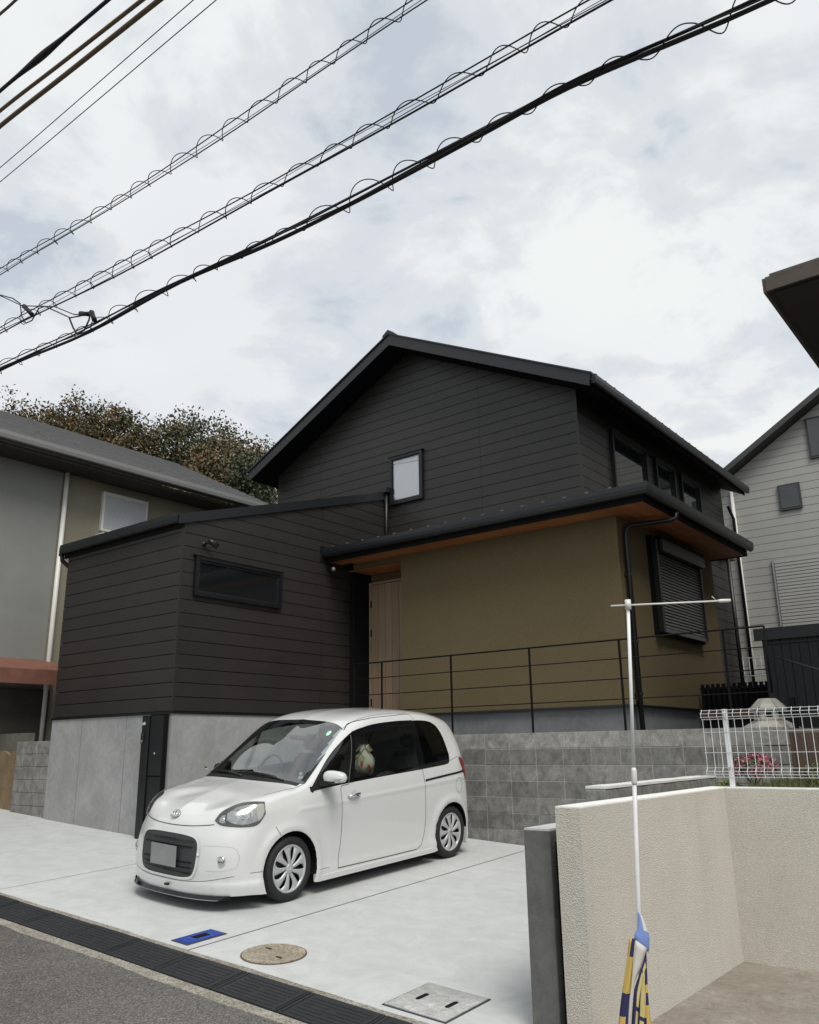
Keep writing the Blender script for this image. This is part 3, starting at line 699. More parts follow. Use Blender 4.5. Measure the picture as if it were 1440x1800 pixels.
# ------------------------------------------------------------------ white mesh fence on the cream wall
t=thing('mesh_fence','low white welded mesh fence with folded edges on the cream wall','fence',(-2.4,7.25,-.34))
YF=7.25; x0,x1=-2.535,4.4
hz=[(.268,0),(.241,-.028),(.213,-.028),(.195,0),(.091,0),(-.073,0),(-.194,0),(-.221,-.028),(-.243,-.028),(-.266,0)]
for z,o in hz: tube('horizontal_wire',[(x0-.012,YF+o,z),(x1,YF+o,z)],.0028,whitem,t,5)
vw=bpy.data.meshes.new('vertical_wire'); pts=[(0,0,.275),(0,-.004,.262),(0,-.03,.241),(0,-.03,.213),(0,0,.192),(0,0,-.192),(0,-.03,-.221),(0,-.03,-.243),(0,-.002,-.262),(0,0,-.272)]
vv,ff=tubevf([(a,b_-.004,c) for a,b_,c in pts],.0025,5); vw.from_pydata([tuple(v) for v in vv],[],ff); vw.materials.append(whitem)
x=x0
while x<x1: placed(vw,'vertical_wire',t,(x,YF,0)); x+=.0655
for x in (-2.352,-.352,1.648,3.648):
    p=box('post',x-.019,x+.019,YF+.004,YF+.038,-.345,.268,whitem,t,.004)
    box('post_cap',x-.021,x+.021,YF+.002,YF+.040,.268,.275,whitem,p)
    for z in (.225,-.2): box('clamp',x-.012,x+.012,YF-.012,YF+.003,z-.012,z+.012,galv,p)
# ------------------------------------------------------------------ stone lantern
stone=mat('pale granite',(.52,.50,.44),rough=.9,col2=(.33,.31,.27),vscale=9,bump=.4,bscale=70)
t=thing('stone_lantern','pale stone lantern with two flared roofs behind the white mesh fence','stone lantern',(-2.98,10.8,.14))
def frustum(name,cx,cy,z0,r0,z1_,r1,n,parent,rot=.26,m=stone):
    vs=[];
    for z,r_ in ((z0,r0),(z1_,r1)):
        for k in range(n): vs.append((cx+r_*math.cos(rot+2*math.pi*k/n),cy+r_*math.sin(rot+2*math.pi*k/n),z))
    return mesh(name,vs,[tuple(range(n))[::-1],tuple(range(n,2*n))]+[(i,(i+1)%n,n+(i+1)%n,n+i) for i in range(n)],m,parent)
cx,cy=-2.97,10.8
frustum('upper_roof',cx,cy,.399,.20,.515,.085,6,t); frustum('roof_rim',cx,cy,.375,.205,.398,.205,6,t)
frustum('fire_box',cx,cy,.262,.175,.373,.16,6,t)
frustum('lower_roof',cx,cy,.16,.33,.26,.16,6,t); frustum('roof_rim',cx,cy,.13,.335,.159,.335,6,t)
for k in range(6):
    a=.26+math.pi/6+math.pi*k/3; c,s_=math.cos(a),math.sin(a)
    P=lambda w_,o,z: (cx+c*(o)-s_*w_,cy+s_*(o)+c*w_,z)
    for (zb,h,o0,o1,w_) in ((.285,.07,.146,.152,.045),):
        vs=[P(-w_,o0-.03,zb),P(w_,o0-.03,zb),P(w_*.6,o0-.03,zb+h),P(-w_*.6,o0-.03,zb+h),P(-w_,o1,zb),P(w_,o1,zb),P(w_*.6,o1-.008,zb+h),P(-w_*.6,o1-.008,zb+h)]
        mesh('fire_opening',vs,boxvf(0,1,0,1,0,1)[1],blackm,t)
    r_=math.cos(math.pi/6)
    a2=.26+math.pi*k/3
    tube('roof_ridge',[(cx+.09*math.cos(a2),cy+.09*math.sin(a2),.512),(cx+.205*math.cos(a2),cy+.205*math.sin(a2),.402)],.007,stone,t,5)
    tube('roof_ridge',[(cx+.165*math.cos(a2),cy+.165*math.sin(a2),.258),(cx+.335*math.cos(a2),cy+.335*math.sin(a2),.162)],.008,stone,t,5)
# ------------------------------------------------------------------ dark shed
shedm=mat('dark green black steel',(.016,.020,.024),rough=.5,spec=.4,var=.2,rnd=.05)
t=thing('dark_shed','dark ribbed metal garden shed with deep flat fascia behind the lantern','shed',(-2.4,13.3,.15))
box('wall',-3.42,-1.35,12.55,14.1,.1,1.44,shedm,t)
x=-3.40
while x<-1.40: box('wall_panel',x,x+.098,12.535,12.549,.14,1.40,shedm,t); box('panel_rib',x+.100,x+.116,12.522,12.549,.14,1.40,shedm,t); x+=.118
box('roof_fascia',-3.50,-1.25,12.46,12.50,1.40,1.565,black,t); box('roof',-3.50,-1.25,12.50,14.2,1.49,1.56,roofm,t)
mesh('eave_corner',[(-3.50,12.501,1.489),(-3.42,12.501,1.40),(-3.42,12.501,1.489),(-3.50,12.54,1.489),(-3.42,12.54,1.40),(-3.42,12.54,1.489)],[(0,1,2),(5,4,3),(0,3,4,1),(1,4,5,2),(2,5,3,0)],black,t)
box('cross_rail',-3.40,-1.35,12.505,12.52,1.34,1.365,shedm,t)
t=thing('hand_rail','thin sloping dark handrail in front of the ribbed shed','handrail',(-2.5,10.6,.15))
tube('rail',[(-2.765,10.6,.985),(-2.1,10.6,.72),(-1.5,10.6,.48)],.010,trimg,t)
for x,z in ((-2.05,.70),): tube('post',[(x,10.6,z),(x,10.6,.13)],.010,black,t)
t=thing('picket_fence','low black picket fence in the gap between house and shed','fence',(-4.1,12.9,.15))
for z in (.25,.78): box('rail',-4.5,-3.46,12.90,12.925,z,z+.035,black,t)
x=-4.48
while x<-3.48: box('picket',x,x+.05,12.88,12.898,.15,.86,blackm,t); x+=.078
box('dark_backing',-4.5,-3.46,12.93,12.96,.15,.80,blackm,t)  # added black sheet that keeps the gaps between the pickets dark
t=tag(box('brown_trough',-3.98,-3.30,11.4,11.6,.30,.42,mat('brown trough',(.10,.045,.035),rough=.8,var=.3)),'dull red brown planter trough in the gap left of the stone lantern','planter')
box('trough_stand',-3.9,-3.4,11.43,11.57,.14,.299,blackm,t)
wf=mat('brown stained timber',(.10,.07,.05),rough=.9,var=.45,vscale=6,stretch=(8,8,.6),rnd=.15)
t=thing('timber_fence','low brown timber board fence behind the grass bed','fence',(-1.8,9.85,-.4))
x=-2.72
while x<0: box('board',x,x+.118,9.80,9.82,-.55,.10+random.uniform(-.006,.006),wf,t); x+=.123
t=tag(box('dark_post',-2.655,-2.60,10.55,10.61,.14,.50,blackm),'short dark timber post to the right of the stone lantern','post')
# ------------------------------------------------------------------ neighbouring white house at the back right
nbw=mat('off white siding',(.40,.40,.375),rough=.7,spec=.3,var=.07,rnd=.02)
roofd=mat('neighbour dark trim',(.05,.05,.052),rough=.6,var=.2)
NB=thing('white_boarded_house','off white boarded neighbour house behind the black shed','house',(-1,20,.1))
yn=20.5; px0,px1,pk,zp=-6.20,4.0,-1.13,9.25; zl=6.12
poly=[(px0,-.6),(px1,-.6),(px1,zl),(pk,zp),(px0,zl)]
prism('wall',[(a,b_) for a,b_ in poly],lambda u_,z_:(u_,29,z_),lambda u_,z_:(u_,yn+.02,z_),mat('siding shadow gap',(.20,.20,.19),rough=.9),NB)
boards(poly,.02,.189,[-2.4,1.4],fA(yn+.012),nbw,NB,gap=.010,th=.014)
sl=(zp-zl)/(pk-px0)
for sgn in (1,-1):
    vs=[]
    for d in (.02,.17):
        for (x,y) in ((pk,yn-.4),(pk-sgn*(pk-px0+.04),yn-.4),(pk-sgn*(pk-px0+.04),29.3),(pk,29.3)): vs.append((x,y,zp-sl*abs(x-pk)+d))
    mesh('roof',vs,boxvf(0,1,0,1,0,1)[1],roofd,NB)
box('corner_board',px0-.02,px0+.09,yn-.028,yn+.0,-.5,zl,nbw,NB)
tube('rain_pipe',[(-5.84,yn-.06,6.0),(-5.84,yn-.06,.2)],.042,pwhite,NB)
shg=mat('pale shutter',(.44,.44,.42),rough=.5,var=.08)
w=box('shutter_window',-5.12,-2.9,yn-.06,yn-.014,2.36,4.16,mat('pale frame',(.34,.34,.33),rough=.5),NB)
z=2.48
while z<4.08: box('slat',-5.06,-2.96,yn-.078,yn-.061,z,z+.060,shg,w); z+=.078
for (a,b_,c,d) in ((-4.78,-4.28,5.28,5.90),(-3.97,-3.17,6.40,7.40)):
    w=box('upper_window',a,b_,yn-.06,yn-.014,c,d,roofd,NB); box('pane',a+.05,b_-.05,yn-.066,yn-.061,c+.05,d-.05,winglass,w)
w=box('entrance_unit',-5.49,-4.85,yn-.05,yn-.014,1.52,1.93,mat('grey vent unit',(.22,.22,.21),rough=.6,var=.3),NB)
t=thing('pale_garden_grille','pale welded garden fence between the houses','fence',(-4.3,15,.1))
for z in (.86,1.10,1.40): tube('horizontal_wire',[(-4.46,15,z),(-3.7,15,z)],.008,whitem,t,5)
for i in range(8): tube('vertical_wire',[(-4.44+.1*i,15,.80),(-4.44+.1*i,15,1.42)],.005,whitem,t,5)
box('fence_base',-4.46,-3.7,14.97,15.03,.1,.80,mat('pale base',(.42,.42,.40),rough=.9,var=.2),t)
# ------------------------------------------------------------------ brown roofed house at the right edge
RH=thing('brown_roof_house','tall house with dark brown tiled eave reaching in from the right','house',(3,13,-.5))
box('wall',-1.05,7,9.8,16,-.6,4.9,mat('taupe render',(.28,.26,.23),rough=.9,var=.15,bump=.3),RH) 
bt=mat('brown roof tile',(.085,.065,.052),rough=.6,var=.35,vscale=8,rnd=.12)
re=lambda x,y: 5.0+.42*min(y-9.0,x+1.92)
vs=[(-1.92,9.0,5.0),(8.5,9.0,5.0),(8.5,12.5,6.47),(1.58,12.5,6.47),(-1.92,16.8,5.0),(1.58,16.8,6.47)]
vs2=[(a,b_,c-.14) for a,b_,c in vs]
mesh('roof',vs+vs2,[(0,1,2,3),(0,3,5,4),(9,8,7,6),(10,11,9,6),(0,6,7,1),(1,7,8,2),(2,8,9,3),(3,9,11,5),(5,11,10,4),(4,10,6,0)],bt,RH)
for k in range(12):
    y=9.02+.28*k; z=5.0+.42*(y-9.0); xl=-1.92+(y-9.0)
    mb=MB(); mb.box(xl+.02,8.4,y,y+.27,z+.004,z+.03); mb.build('tile_course',bt,RH)
for k in range(12):
    x=-1.90+.28*k; z=5.0+.42*(x+1.92); mb=MB(); mb.box(x,x+.27,9.0+(x+1.92)+.3,16.7,z+.004,z+.03); mb.build('tile_course',bt,RH)
box('eave_soffit',-1.86,8,9.06,16.7,4.80,4.855,mat('dark eave',(.035,.03,.027),rough=.8,var=.2),RH)
box('eave_fascia',-1.92,8.4,8.98,9.02,4.82,4.99,bt,RH); box('eave_fascia',-1.96,-1.921,9.0,16.75,4.82,4.99,bt,RH)

# ------------------------------------------------------------------ neighbour house at the left
LH=thing('grey_left_house','grey rendered neighbour house with long tiled roof left of the wing','house',(-18,9,-1))
gr=mat('grey render',(.235,.24,.225),rough=.9,var=.12,vscale=1.5,bump=.3,bscale=60)
ol=mat('olive beige render',(.25,.235,.175),rough=.9,var=.12,vscale=1.5,bump=.3,bscale=60)
xl=-14.62
box('wall',-22,xl,2.8,7.96,-1.8,5.28,gr,LH); box('rear_wall',-22,xl-.02,7.961,13.2,-1.8,5.28,ol,LH)
tube('rain_pipe',[(xl+.05,8.02,5.2),(xl+.05,8.02,-.9)],.045,pwhite,LH)
w=box('shutter_window',xl-.019,xl+.05,8.82,9.86,4.22,5.02,pwhite,LH)
z=4.27
while z<4.96: box('slat',xl+.051,xl+.062,8.87,9.81,z,z+.036,mat('silver shutter',(.55,.57,.60),rough=.35,metal=.3,var=.08),w); z+=.046
box('window_ledge',xl-.01,xl+.25,8.75,10.0,4.10,4.13,pwhite,LH)
tile=mat('grey roof tile',(.115,.115,.118),rough=.6,var=.3,vscale=6,rnd=.1)
lz=lambda x: 5.42+.50*(-14.0-x)
vs=[(-14.0,2.3,5.42),(-14.0,13.2,5.42),(-18.3,13.2,7.57),(-18.3,2.3,7.57),(-22.6,2.3,5.42),(-22.6,13.2,5.42)]
vs2=[(a,b_,c-.16) for a,b_,c in vs]
mesh('roof',vs+vs2,[(0,1,2,3),(3,2,5,4),(9,8,7,6),(10,11,8,9),(0,6,7,1),(1,7,8,2),(2,8,11,5),(5,11,10,4),(4,10,9,3),(3,9,6,0)],tile,LH)
x=-14.02
while x>-18.2:
    vs=[(x,2.32,lz(x)+.005),(x,13.18,lz(x)+.005),(x-.30,13.18,lz(x-.30)+.005),(x-.30,2.32,lz(x-.30)+.005),(x,2.32,lz(x)+.04),(x,13.18,lz(x)+.04),(x-.30,13.18,lz(x-.30)+.012),(x-.30,2.32,lz(x-.30)+.012)]
    mesh('tile_course',vs,boxvf(0,1,0,1,0,1)[1],tile,LH); x-=.275
box('eave_soffit',-14.62,-14.03,2.4,13.1,5.20,5.255,mat('dark eave',(.035,.03,.027)),LH)
sweep_prof('gutter',[((-13.99,2.3,5.42),(1,0)),((-13.99,13.2,5.42),(1,0))],gp,mat('grey gutter',(.20,.20,.20),rough=.6),LH)
rd=mat('terracotta canopy',(.20,.085,.055),rough=.8,var=.3,vscale=5)
vs=[(xl+.02,3.5,1.62),(xl+.02,8.1,1.62),(-14.05,8.1,1.40),(-14.05,3.5,1.40)]; vs+= [(a,b_,c-.25) for a,b_,c in vs]
mesh('porch_canopy',vs,boxvf(0,1,0,1,0,1)[1],rd,LH)
box('dark_wall_base',-14.60,-14.56,3.5,8.1,-1.6,1.1,mat('dark porch tone',(.05,.045,.038),rough=.9,var=.3),LH)  # plain dark sheet, added to darken the wall base under the canopy
for yy in (8.07,6.4,4.8): box('canopy_post',-14.12,-14.05,yy-.04,yy+.02,-1.6,1.2,mat('dark porch tone',(.05,.045,.038)),LH)
# ------------------------------------------------------------------ hillside and trees
def hillz(x,y): 
    a=max(0,min(1,(y-12)/22))*max(0,min(1,(-x-8)/16)); return gz(x,y)-.10+a*a*(3-2*a)*7.5
gridsheet('hillside',-110,-8,11,90,60,50,hillz,mat('hill scrub',(.075,.07,.035),rough=.95,var=.5,vscale=.7,bump=.6,bscale=6))
leafs=[mat('leaf olive',(.075,.078,.028),rough=.7,var=.45,vscale=1.2),mat('leaf brown',(.165,.115,.05),rough=.75,var=.4,vscale=1.2),mat('leaf dark green',(.035,.055,.02),rough=.65,var=.4,vscale=1.2)]
barkm=mat('bark',(.09,.07,.05),rough=.95,var=.4,vscale=6,bump=.6,bscale=30)
def tree(name,label,x,y,z0,h,r,kinds,nclump=46,nleaf=60,ls=.11,seed=0,group=None,sparse=1.):
    rnd=random.Random(seed); t=thing(name,label,'tree',(x,y,z0),group)
    mb=MB(); top=z0+h
    mb.tube([(x,y,z0-.3),(x+.1,y,z0+h*.35),(x-.05,y+.1,z0+h*.65),(x,y,top-.5)],[.16,.12,.08,.02],7)
    ends=[]
    for k in range(18):
        a=rnd.uniform(0,6.283); zz_=z0+h*rnd.uniform(.3,.8); l=r*rnd.uniform(.5,.95)
        p0=Vector((x,y,zz_)); p1=p0+Vector((math.cos(a)*l*.5,math.sin(a)*l*.5,l*.3)); p2=p0+Vector((math.cos(a)*l,math.sin(a)*l,l*.7))
        mb.tube([p0,p1,p2],[.05,.03,.008],5); ends+= [p1,p2]
        for j in range(4):
            q=p1.lerp(p2,rnd.random()); q2=q+Vector((rnd.uniform(-.6,.6),rnd.uniform(-.6,.6),rnd.uniform(.1,.8))); mb.tube([q,q2],[.015,.004],4); ends.append(q2)
    mb.build('trunk',barkm,t)
    vs=[[] for _ in kinds]; fs=[[] for _ in kinds]
    zc=z0+h*.62
    for c in range(nclump):
        if rnd.random()<.72: ctr=rnd.choice(ends)+Vector((rnd.gauss(0,.15),rnd.gauss(0,.15),rnd.gauss(0,.15)))
        else:
            th=rnd.uniform(0,6.283); ph=rnd.uniform(-.7,1.0); rr=r*rnd.uniform(.25,.95)*(1.05-.35*max(0,ph)); ctr=Vector((x+math.cos(th)*rr*math.cos(ph),y+math.sin(th)*rr*math.cos(ph),zc+math.sin(ph)*h*.42))
        k=rnd.choices(range(len(kinds)),[q[1] for q in kinds])[0]; cr=rnd.uniform(.25,.6)*r*.35
        for l in range(int(nleaf*sparse*rnd.uniform(.5,1.2))):
            g_=lambda s__: max(-1.5*s__,min(1.5*s__,rnd.gauss(0,s__)))
            p=ctr+Vector((g_(cr),g_(cr),g_(cr*.7)))
            a=Vector((rnd.uniform(-1,1),rnd.uniform(-1,1),rnd.uniform(-1,1))).normalized(); b_=a.orthogonal().normalized(); s1=ls*rnd.uniform(.6,1.3)
            i=len(vs[k]); vs[k]+=[p-a*s1,p+b_*s1*.45,p+a*s1,p-b_*s1*.45]; fs[k].append((i,i+1,i+2,i+3))
    for k,(mi,wt) in enumerate(kinds):
        if vs[k]: mesh('crown',vs[k],fs[k],leafs[mi],t,recalc=False)
TR=[ # x, y, top z, radius
 (-20.2,9.0+1.0,10.4,1.5,'bare topped hillside tree at the far left with pale brown leaves'),
 ]
def tr(px_dir,yy): return (px_dir[0]/30*yy,yy,px_dir[2]/30*yy)
D_=[(-68.5,31.0,'k'),(-60.7,26.2,'b'),(-56,25.0,'k'),(-52.2,24.6,'b'),(-48.6,22.6,'k'),(-45,21.0,'b'),(-41.4,20.4,'m'),(-38.6,18.6,'k'),(-36,17.2,'m'),(-33.0,15.2,'g')]
labs=['twiggy brown leafed tree at the far left edge under the cables','olive brown tree second from the left on the hillside','brown leafed tree third from the left behind the grey roof','olive tree with a broad crown fourth from the left behind the grey roof','brown leafed tree fifth from the left behind the grey roof','olive hillside tree sixth from the left above the grey roof ridge','mixed green and brown tree standing above the shutter window','brown tree left of the dark house roof','mixed olive tree beside the lower end of the dark roof','dark green tree touching the left eave of the dark house']
for i,((dx,dz,kd),lb) in enumerate(zip(D_,labs)):
    yy=[15,16,17,17.5,18,19,20,20,21,21][i]; x=dx/30*yy; top=dz/30*yy
    kinds={'k':[(1,.7),(0,.3)],'b':[(0,.55),(1,.45)],'m':[(0,.6),(1,.2),(2,.2)],'g':[(2,.7),(0,.3)]}[kd]
    z0=hillz(x,yy); h=top-z0
    if i==0: tree('hillside_tree',lb,x,yy,z0,h+.3,2.6,kinds,110,60,.05,i+1,'trees on the hillside behind the left house')
    else: tree('hillside_tree',lb,x,yy,z0,h,2.3+.3*(i%3),kinds,150,120,.075,i+1,'trees on the hillside behind the left house')
# grass, flowers on the bed
rnd=random.Random(5); vs=[];fs=[];vs2=[];fs2=[]
for i in range(9000):
    x=rnd.uniform(-2.61,3);y=rnd.uniform(7.36,9.7); h=rnd.uniform(.02,.075)*(1 if y<8.3 else 1.7); a=rnd.uniform(0,6.28); w_=.0045
    dx,dy=math.cos(a)*w_,math.sin(a)*w_; lx,ly=rnd.gauss(0,.02),rnd.gauss(0,.02)
    V,F=(vs,fs) if rnd.random()<.72 else (vs2,fs2)
    k=len(V); V+=[(x-dx,y-dy,-.402),(x+dx,y+dy,-.402),(x+lx,y+ly,-.40+h)]; F.append((k,k+1,k+2))
g1=mesh('grass',vs,fs,mat('grass green',(.085,.12,.03),rough=.7,var=.5,vscale=4),recalc=False); tag(g1,'short patchy green grass on the raised bed','grass',kind='stuff')
g2=mesh('dry_grass',vs2,fs2,mat('dry grass',(.20,.15,.07),rough=.8,var=.4,vscale=4),recalc=False); tag(g2,'dry brown blades among the grass of the raised bed','grass',kind='stuff')
def bush(name,label,cx,cy,cz,r,h,n,cols,ls=.022,seed=3):
    rr=random.Random(seed); t=thing(name,label,'shrub',(cx,cy,-.4)); mb=MB()
    for k in range(9):
        a=rr.uniform(0,6.28); mb.tube([(cx,cy,-.42),(cx+math.cos(a)*r*.5,cy+math.sin(a)*r*.5,cz),(cx+math.cos(a)*r*.8,cy+math.sin(a)*r*.8,cz+h*.4)],[.008,.005,.002],4)
    mb.build('stems',barkm,t)
    for nm,m_,wt in cols:
        V=[];F=[]
        for i in range(int(n*wt)):
            a,b_=rr.uniform(0,6.28),rr.uniform(-.6,1.57); q=rr.uniform(.6,1.05); p=Vector((cx+math.cos(a)*math.cos(b_)*r*q,cy+math.sin(a)*math.cos(b_)*r*q,cz+math.sin(b_)*h*.5*q))
            d=Vector((rr.uniform(-1,1),rr.uniform(-1,1),rr.uniform(-1,1))).normalized();e=d.orthogonal().normalized();k=len(V);s_=ls*rr.uniform(.6,1.3)
            V+=[p-d*s_,p+e*s_*.6,p+d*s_,p-e*s_*.6];F.append((k,k+1,k+2,k+3))
        tag(mesh(nm,V,F,m_,t,recalc=False),kind='stuff')
pink=mat('pink petals',(.42,.12,.17),rough=.7,var=.3,vscale=20)
bush('pink_shrub','small pink flowering shrub behind the white mesh fence',-2.62,8.75,-.24,.24,.28,900,[('leaves',leafs[2],.55),('petals',pink,.45)],.018)
bush('green_shrub','low green shrub right of the pink flowers behind the mesh fence',-1.9,8.9,-.28,.30,.24,900,[('leaves',leafs[0],.6),('young_leaves',mat('young leaf',(.13,.17,.04),rough=.6,var=.3),.4)],.02,9)
bush('small_yellow_weed','small weed tuft growing at the foot of the mesh fence post',-2.50,7.62,-.36,.10,.10,260,[('leaves',mat('young leaf',(.13,.17,.04)),1.)],.02,12)
rnd=random.Random(11); vs=[];fs=[]
for i in range(900):
    if i%2: x=-2.388+abs(rnd.gauss(0,.022)); y=rnd.uniform(4.6,7.17)
    else: x=rnd.uniform(-2.38,.8); y=7.172-abs(rnd.gauss(0,.025))
    s_=rnd.uniform(.003,.009); k=len(vs); z=-1.717
    vs+=[(x-s_,y-s_,z),(x+s_,y-s_*.7,z),(x+s_*.6,y+s_,z),(x-s_*.8,y+s_*.8,z),(x,y,z+s_*.8)]; fs+=[(k,k+1,k+4),(k+1,k+2,k+4),(k+2,k+3,k+4),(k+3,k,k+4)]
tag(mesh('grit',vs,fs,mat('grit',(.17,.14,.10),rough=.95,var=.5,vscale=30),recalc=False),'dark grit and crumbs gathered along the foot of the cream wall','grit',kind='stuff')
# ------------------------------------------------------------------ banner pole
t=thing('banner_pole','slim white banner pole with cross bar in front of the cream wall','banner pole',(-2.05,4.48,-1.716))
top=Vector((-1.861,4.339,.751)); mid=Vector((-1.927,4.38,-.162)); bot=Vector((-2.052,4.475,-1.66))
tube('upper_tube',[top,mid],.0092,whitem,t,12); tube('lower_tube',[mid,mid.lerp(bot,.5),bot],.0115,mat('greyish white tube',(.66,.66,.68),rough=.4,var=.12,vscale=8),t,12)
d=(mid-top).normalized(); tube('joint',[mid-d*.045,mid-d*.03,mid+d*.03,mid+d*.04],[.0105,.0145,.0155,.0125],pwhite,t,12)
tube('top_clip',[top+Vector((0,0,-.035)),top+Vector((0,0,.018))],.0165,pwhite,t,10)
L_=Vector((-1.938,4.285,.737)); R_=Vector((-1.415,4.685,.757))
tube('cross_bar',[L_,R_],.0048,pwhite,t,8)
dd=(R_-L_).normalized(); tube('bar_clip',[R_-dd*.075,R_-dd*.055,R_],[.005,.010,.009],pwhite,t,8); tube('clip_hook',[R_-dd*.075,R_-dd*.10+Vector((0,0,.028))],.003,galv,t,6)
tube('base_weight',[(-2.06,4.48,-1.716),(-2.06,4.48,-1.66)],[.17,.16],pwhite,t,24)
# bundled banner cloth, slid down the pole
yel=mat('yellow cloth',(.60,.42,.10),rough=.85,var=.15,vscale=12); yel2=mat('pale yellow cloth',(.60,.52,.22),rough=.85,var=.15,vscale=12)
navy=mat('navy print',(.028,.026,.10),rough=.85,var=.2); cwh=mat('white cloth',(.62,.60,.55),rough=.9,var=.1,vscale=9); blu=mat('light blue cloth',(.20,.29,.62),rough=.85,var=.25,vscale=14)
t=thing('folded_banner','bunched yellow and navy cloth banner with blue top hanging on the white pole','banner',(-2.0,4.43,-1.7))
rxv=Vector((rx.x,rx.y,0)).normalized(); fwv=Vector((fw.x,fw.y,0)).normalized()
def pp(px_,py_,dep): # a point given by its offsets across and toward the street from the pole axis
    zz_=-.835-(py_-1605)*.003075
    ax=top.lerp(bot,(top.z-zz_)/(top.z-bot.z)); xa=1120.5+(py_-1605)*.031
    return ax+rxv*((px_-xa)*.00300)-fwv*dep + Vector((0,0,zz_-ax.z))
def clothstrip(name,Lp,Rp,mats_,pattern,dep0,dep1,n=26,m_=6,wav=.006,ph=0):
    """Lp/Rp: edge polylines (across, down); sag between"""
    vs=[];fs=[];mi=[]
    def pl(P,t_):
        ys=[p[1] for p in P]; y=ys[0]+(ys[-1]-ys[0])*t_; return (np.interp(y,ys,[p[0] for p in P]),y)
    for i in range(n+1):
        a=pl(Lp,i/n); b_=pl(Rp,i/n)
        for j in range(m_+1):
            s_=j/m_; dp=dep0+(dep1-dep0)*s_+.012*math.sin(math.pi*s_)+wav*math.sin(s_*9+ph+i*.35)
            vs.append(pp(a[0]+(b_[0]-a[0])*s_,a[1]+(b_[1]-a[1])*s_,dp))
    for i in range(n):
        for j in range(m_):
            k=i*(m_+1)+j; fs.append((k,k+1,k+m_+2,k+m_+1)); mi.append(pattern((i+.5)/n,(j+.5)/m_))
    o=mesh(name,vs,fs,mats_,t,True,recalc=False)
    for p,q in zip(o.data.polygons,mi): p.material_index=q
    md=o.modifiers.new('thick','SOLIDIFY'); md.thickness=.0015
    return o
MM=[yel,navy,cwh,yel2,blu]
clothstrip('outer_fold',[(1103,1642),(1096,1690),(1086,1760),(1080,1800),(1074,1850)],[(1111,1642),(1106,1700),(1099,1770),(1096,1820),(1095,1850)],MM,lambda u_,v_: 1 if (u_<.12 and v_>.3) or .41<u_<.57 or (u_>.73 and v_<.6 and u_<.85) or (.57<=u_<.62 and v_>.7) else 0,.02,.034,30,6)
clothstrip('white_hem',[(1112,1644),(1104,1712),(1101,1730),(1096,1800),(1093,1850)],[(1131,1657),(1122,1685),(1107,1712),(1100,1800),(1098,1850)],MM,lambda u_,v_:2,.042,.036,20,3,.003)
clothstrip('inner_fold',[(1127,1672),(1110,1720),(1103,1800),(1101,1850)],[(1131,1690),(1125,1712),(1118,1800),(1116,1850)],MM,lambda u_,v_: 1 if v_<.3 or (.40<u_<.44) else 3,.028,.014,26,6,.004,1)
clothstrip('inner_fold',[(1124,1690),(1119,1730),(1114,1800),(1110,1850)],[(1128,1700),(1130,1730),(1124,1800),(1124,1850)],MM,lambda u_,v_: 1 if v_<.22 or (.42<u_<.47) or (u_>.75 and v_<.45) else 3,.03,.02,26,6,.005,2)
clothstrip('right_fold',[(1124,1664),(1128,1720),(1123,1800),(1120,1850)],[(1133,1664),(1134,1720),(1143,1800),(1150,1850)],MM,lambda u_,v_: 1 if u_<.28 or (.34<u_<.42 and v_>.3) or (.52<u_<.66 and v_<.5) or (.62<u_<.68) else 0,.018,.005,30,7,.006,3)
vs=[];fs=[];ring=16
prof=[(1606,2.5,1121),(1618,5.5,1124),(1630,8.5,1126),(1640,11,1124),(1648,12.5,1123),(1655,10,1126),(1660,6,1128)]
for (yy_,rad,cx_) in prof:
    for k in range(ring):
        a=2*math.pi*k/ring; rr_=rad*(1+.12*math.sin(3*a+yy_)); vs.append(pp(cx_+rr_*math.cos(a)+2.2*math.sin(a*2),yy_+4*math.cos(a),.018+rr_*.0022*math.sin(a)))
for i in range(len(prof)-1):
    for k in range(ring): fs.append((i*ring+k,i*ring+(k+1)%ring,(i+1)*ring+(k+1)%ring,(i+1)*ring+k))
o=mesh('blue_collar',vs,fs,[blu,cwh],t,True)
for p in o.data.polygons: p.material_index=1 if p.index<2*ring and (p.index%ring) in (12,13,14,15,0,1,2,3) else 0
# ------------------------------------------------------------------ overhead cables
cabm=mat('black cable',(.012,.012,.014),rough=.6,spec=.3); cabb=mat('brown weathered cable',(.15,.105,.06),rough=.8,var=.4,vscale=6)
def lin(P):
    P=sorted(P); a,b_=P[0],P[1]; s_=(P[-1][1]-P[0][1])/(P[-1][0]-P[0][0])
    P=[(-60,P[0][1]+(-60-P[0][0])*s_*.25+.55),(-22,P[0][1]+.22)]+P+[(P[-1][0]+4,P[-1][1]+s_*4),(P[-1][0]+14,P[-1][1]+s_*14+.3)]
    return P
def densify(P,y,n=5):
    out=[]
    for i in range(len(P)-1):
        p0=P[max(0,i-1)];p1=P[i];p2=P[i+1];p3=P[min(len(P)-1,i+2)]
        for k in range(n):
            t_=k/n; x=p1[0]+(p2[0]-p1[0])*t_
            m1=(p2[1]-p0[1])/(p2[0]-p0[0])*(p2[0]-p1[0]); m2=(p3[1]-p1[1])/(p3[0]-p1[0])*(p2[0]-p1[0])
            z=(2*t_**3-3*t_**2+1)*p1[1]+(t_**3-2*t_**2+t_)*m1+(-2*t_**3+3*t_**2)*p2[1]+(t_**3-t_**2)*m2; out.append((x,y,z))
    out.append((P[-1][0],y,P[-1][1])); return out
A_up=[(-9.302,5.623),(-7.593,5.498),(-6.1,5.435),(-4.45,5.445),(-3.011,5.418)]
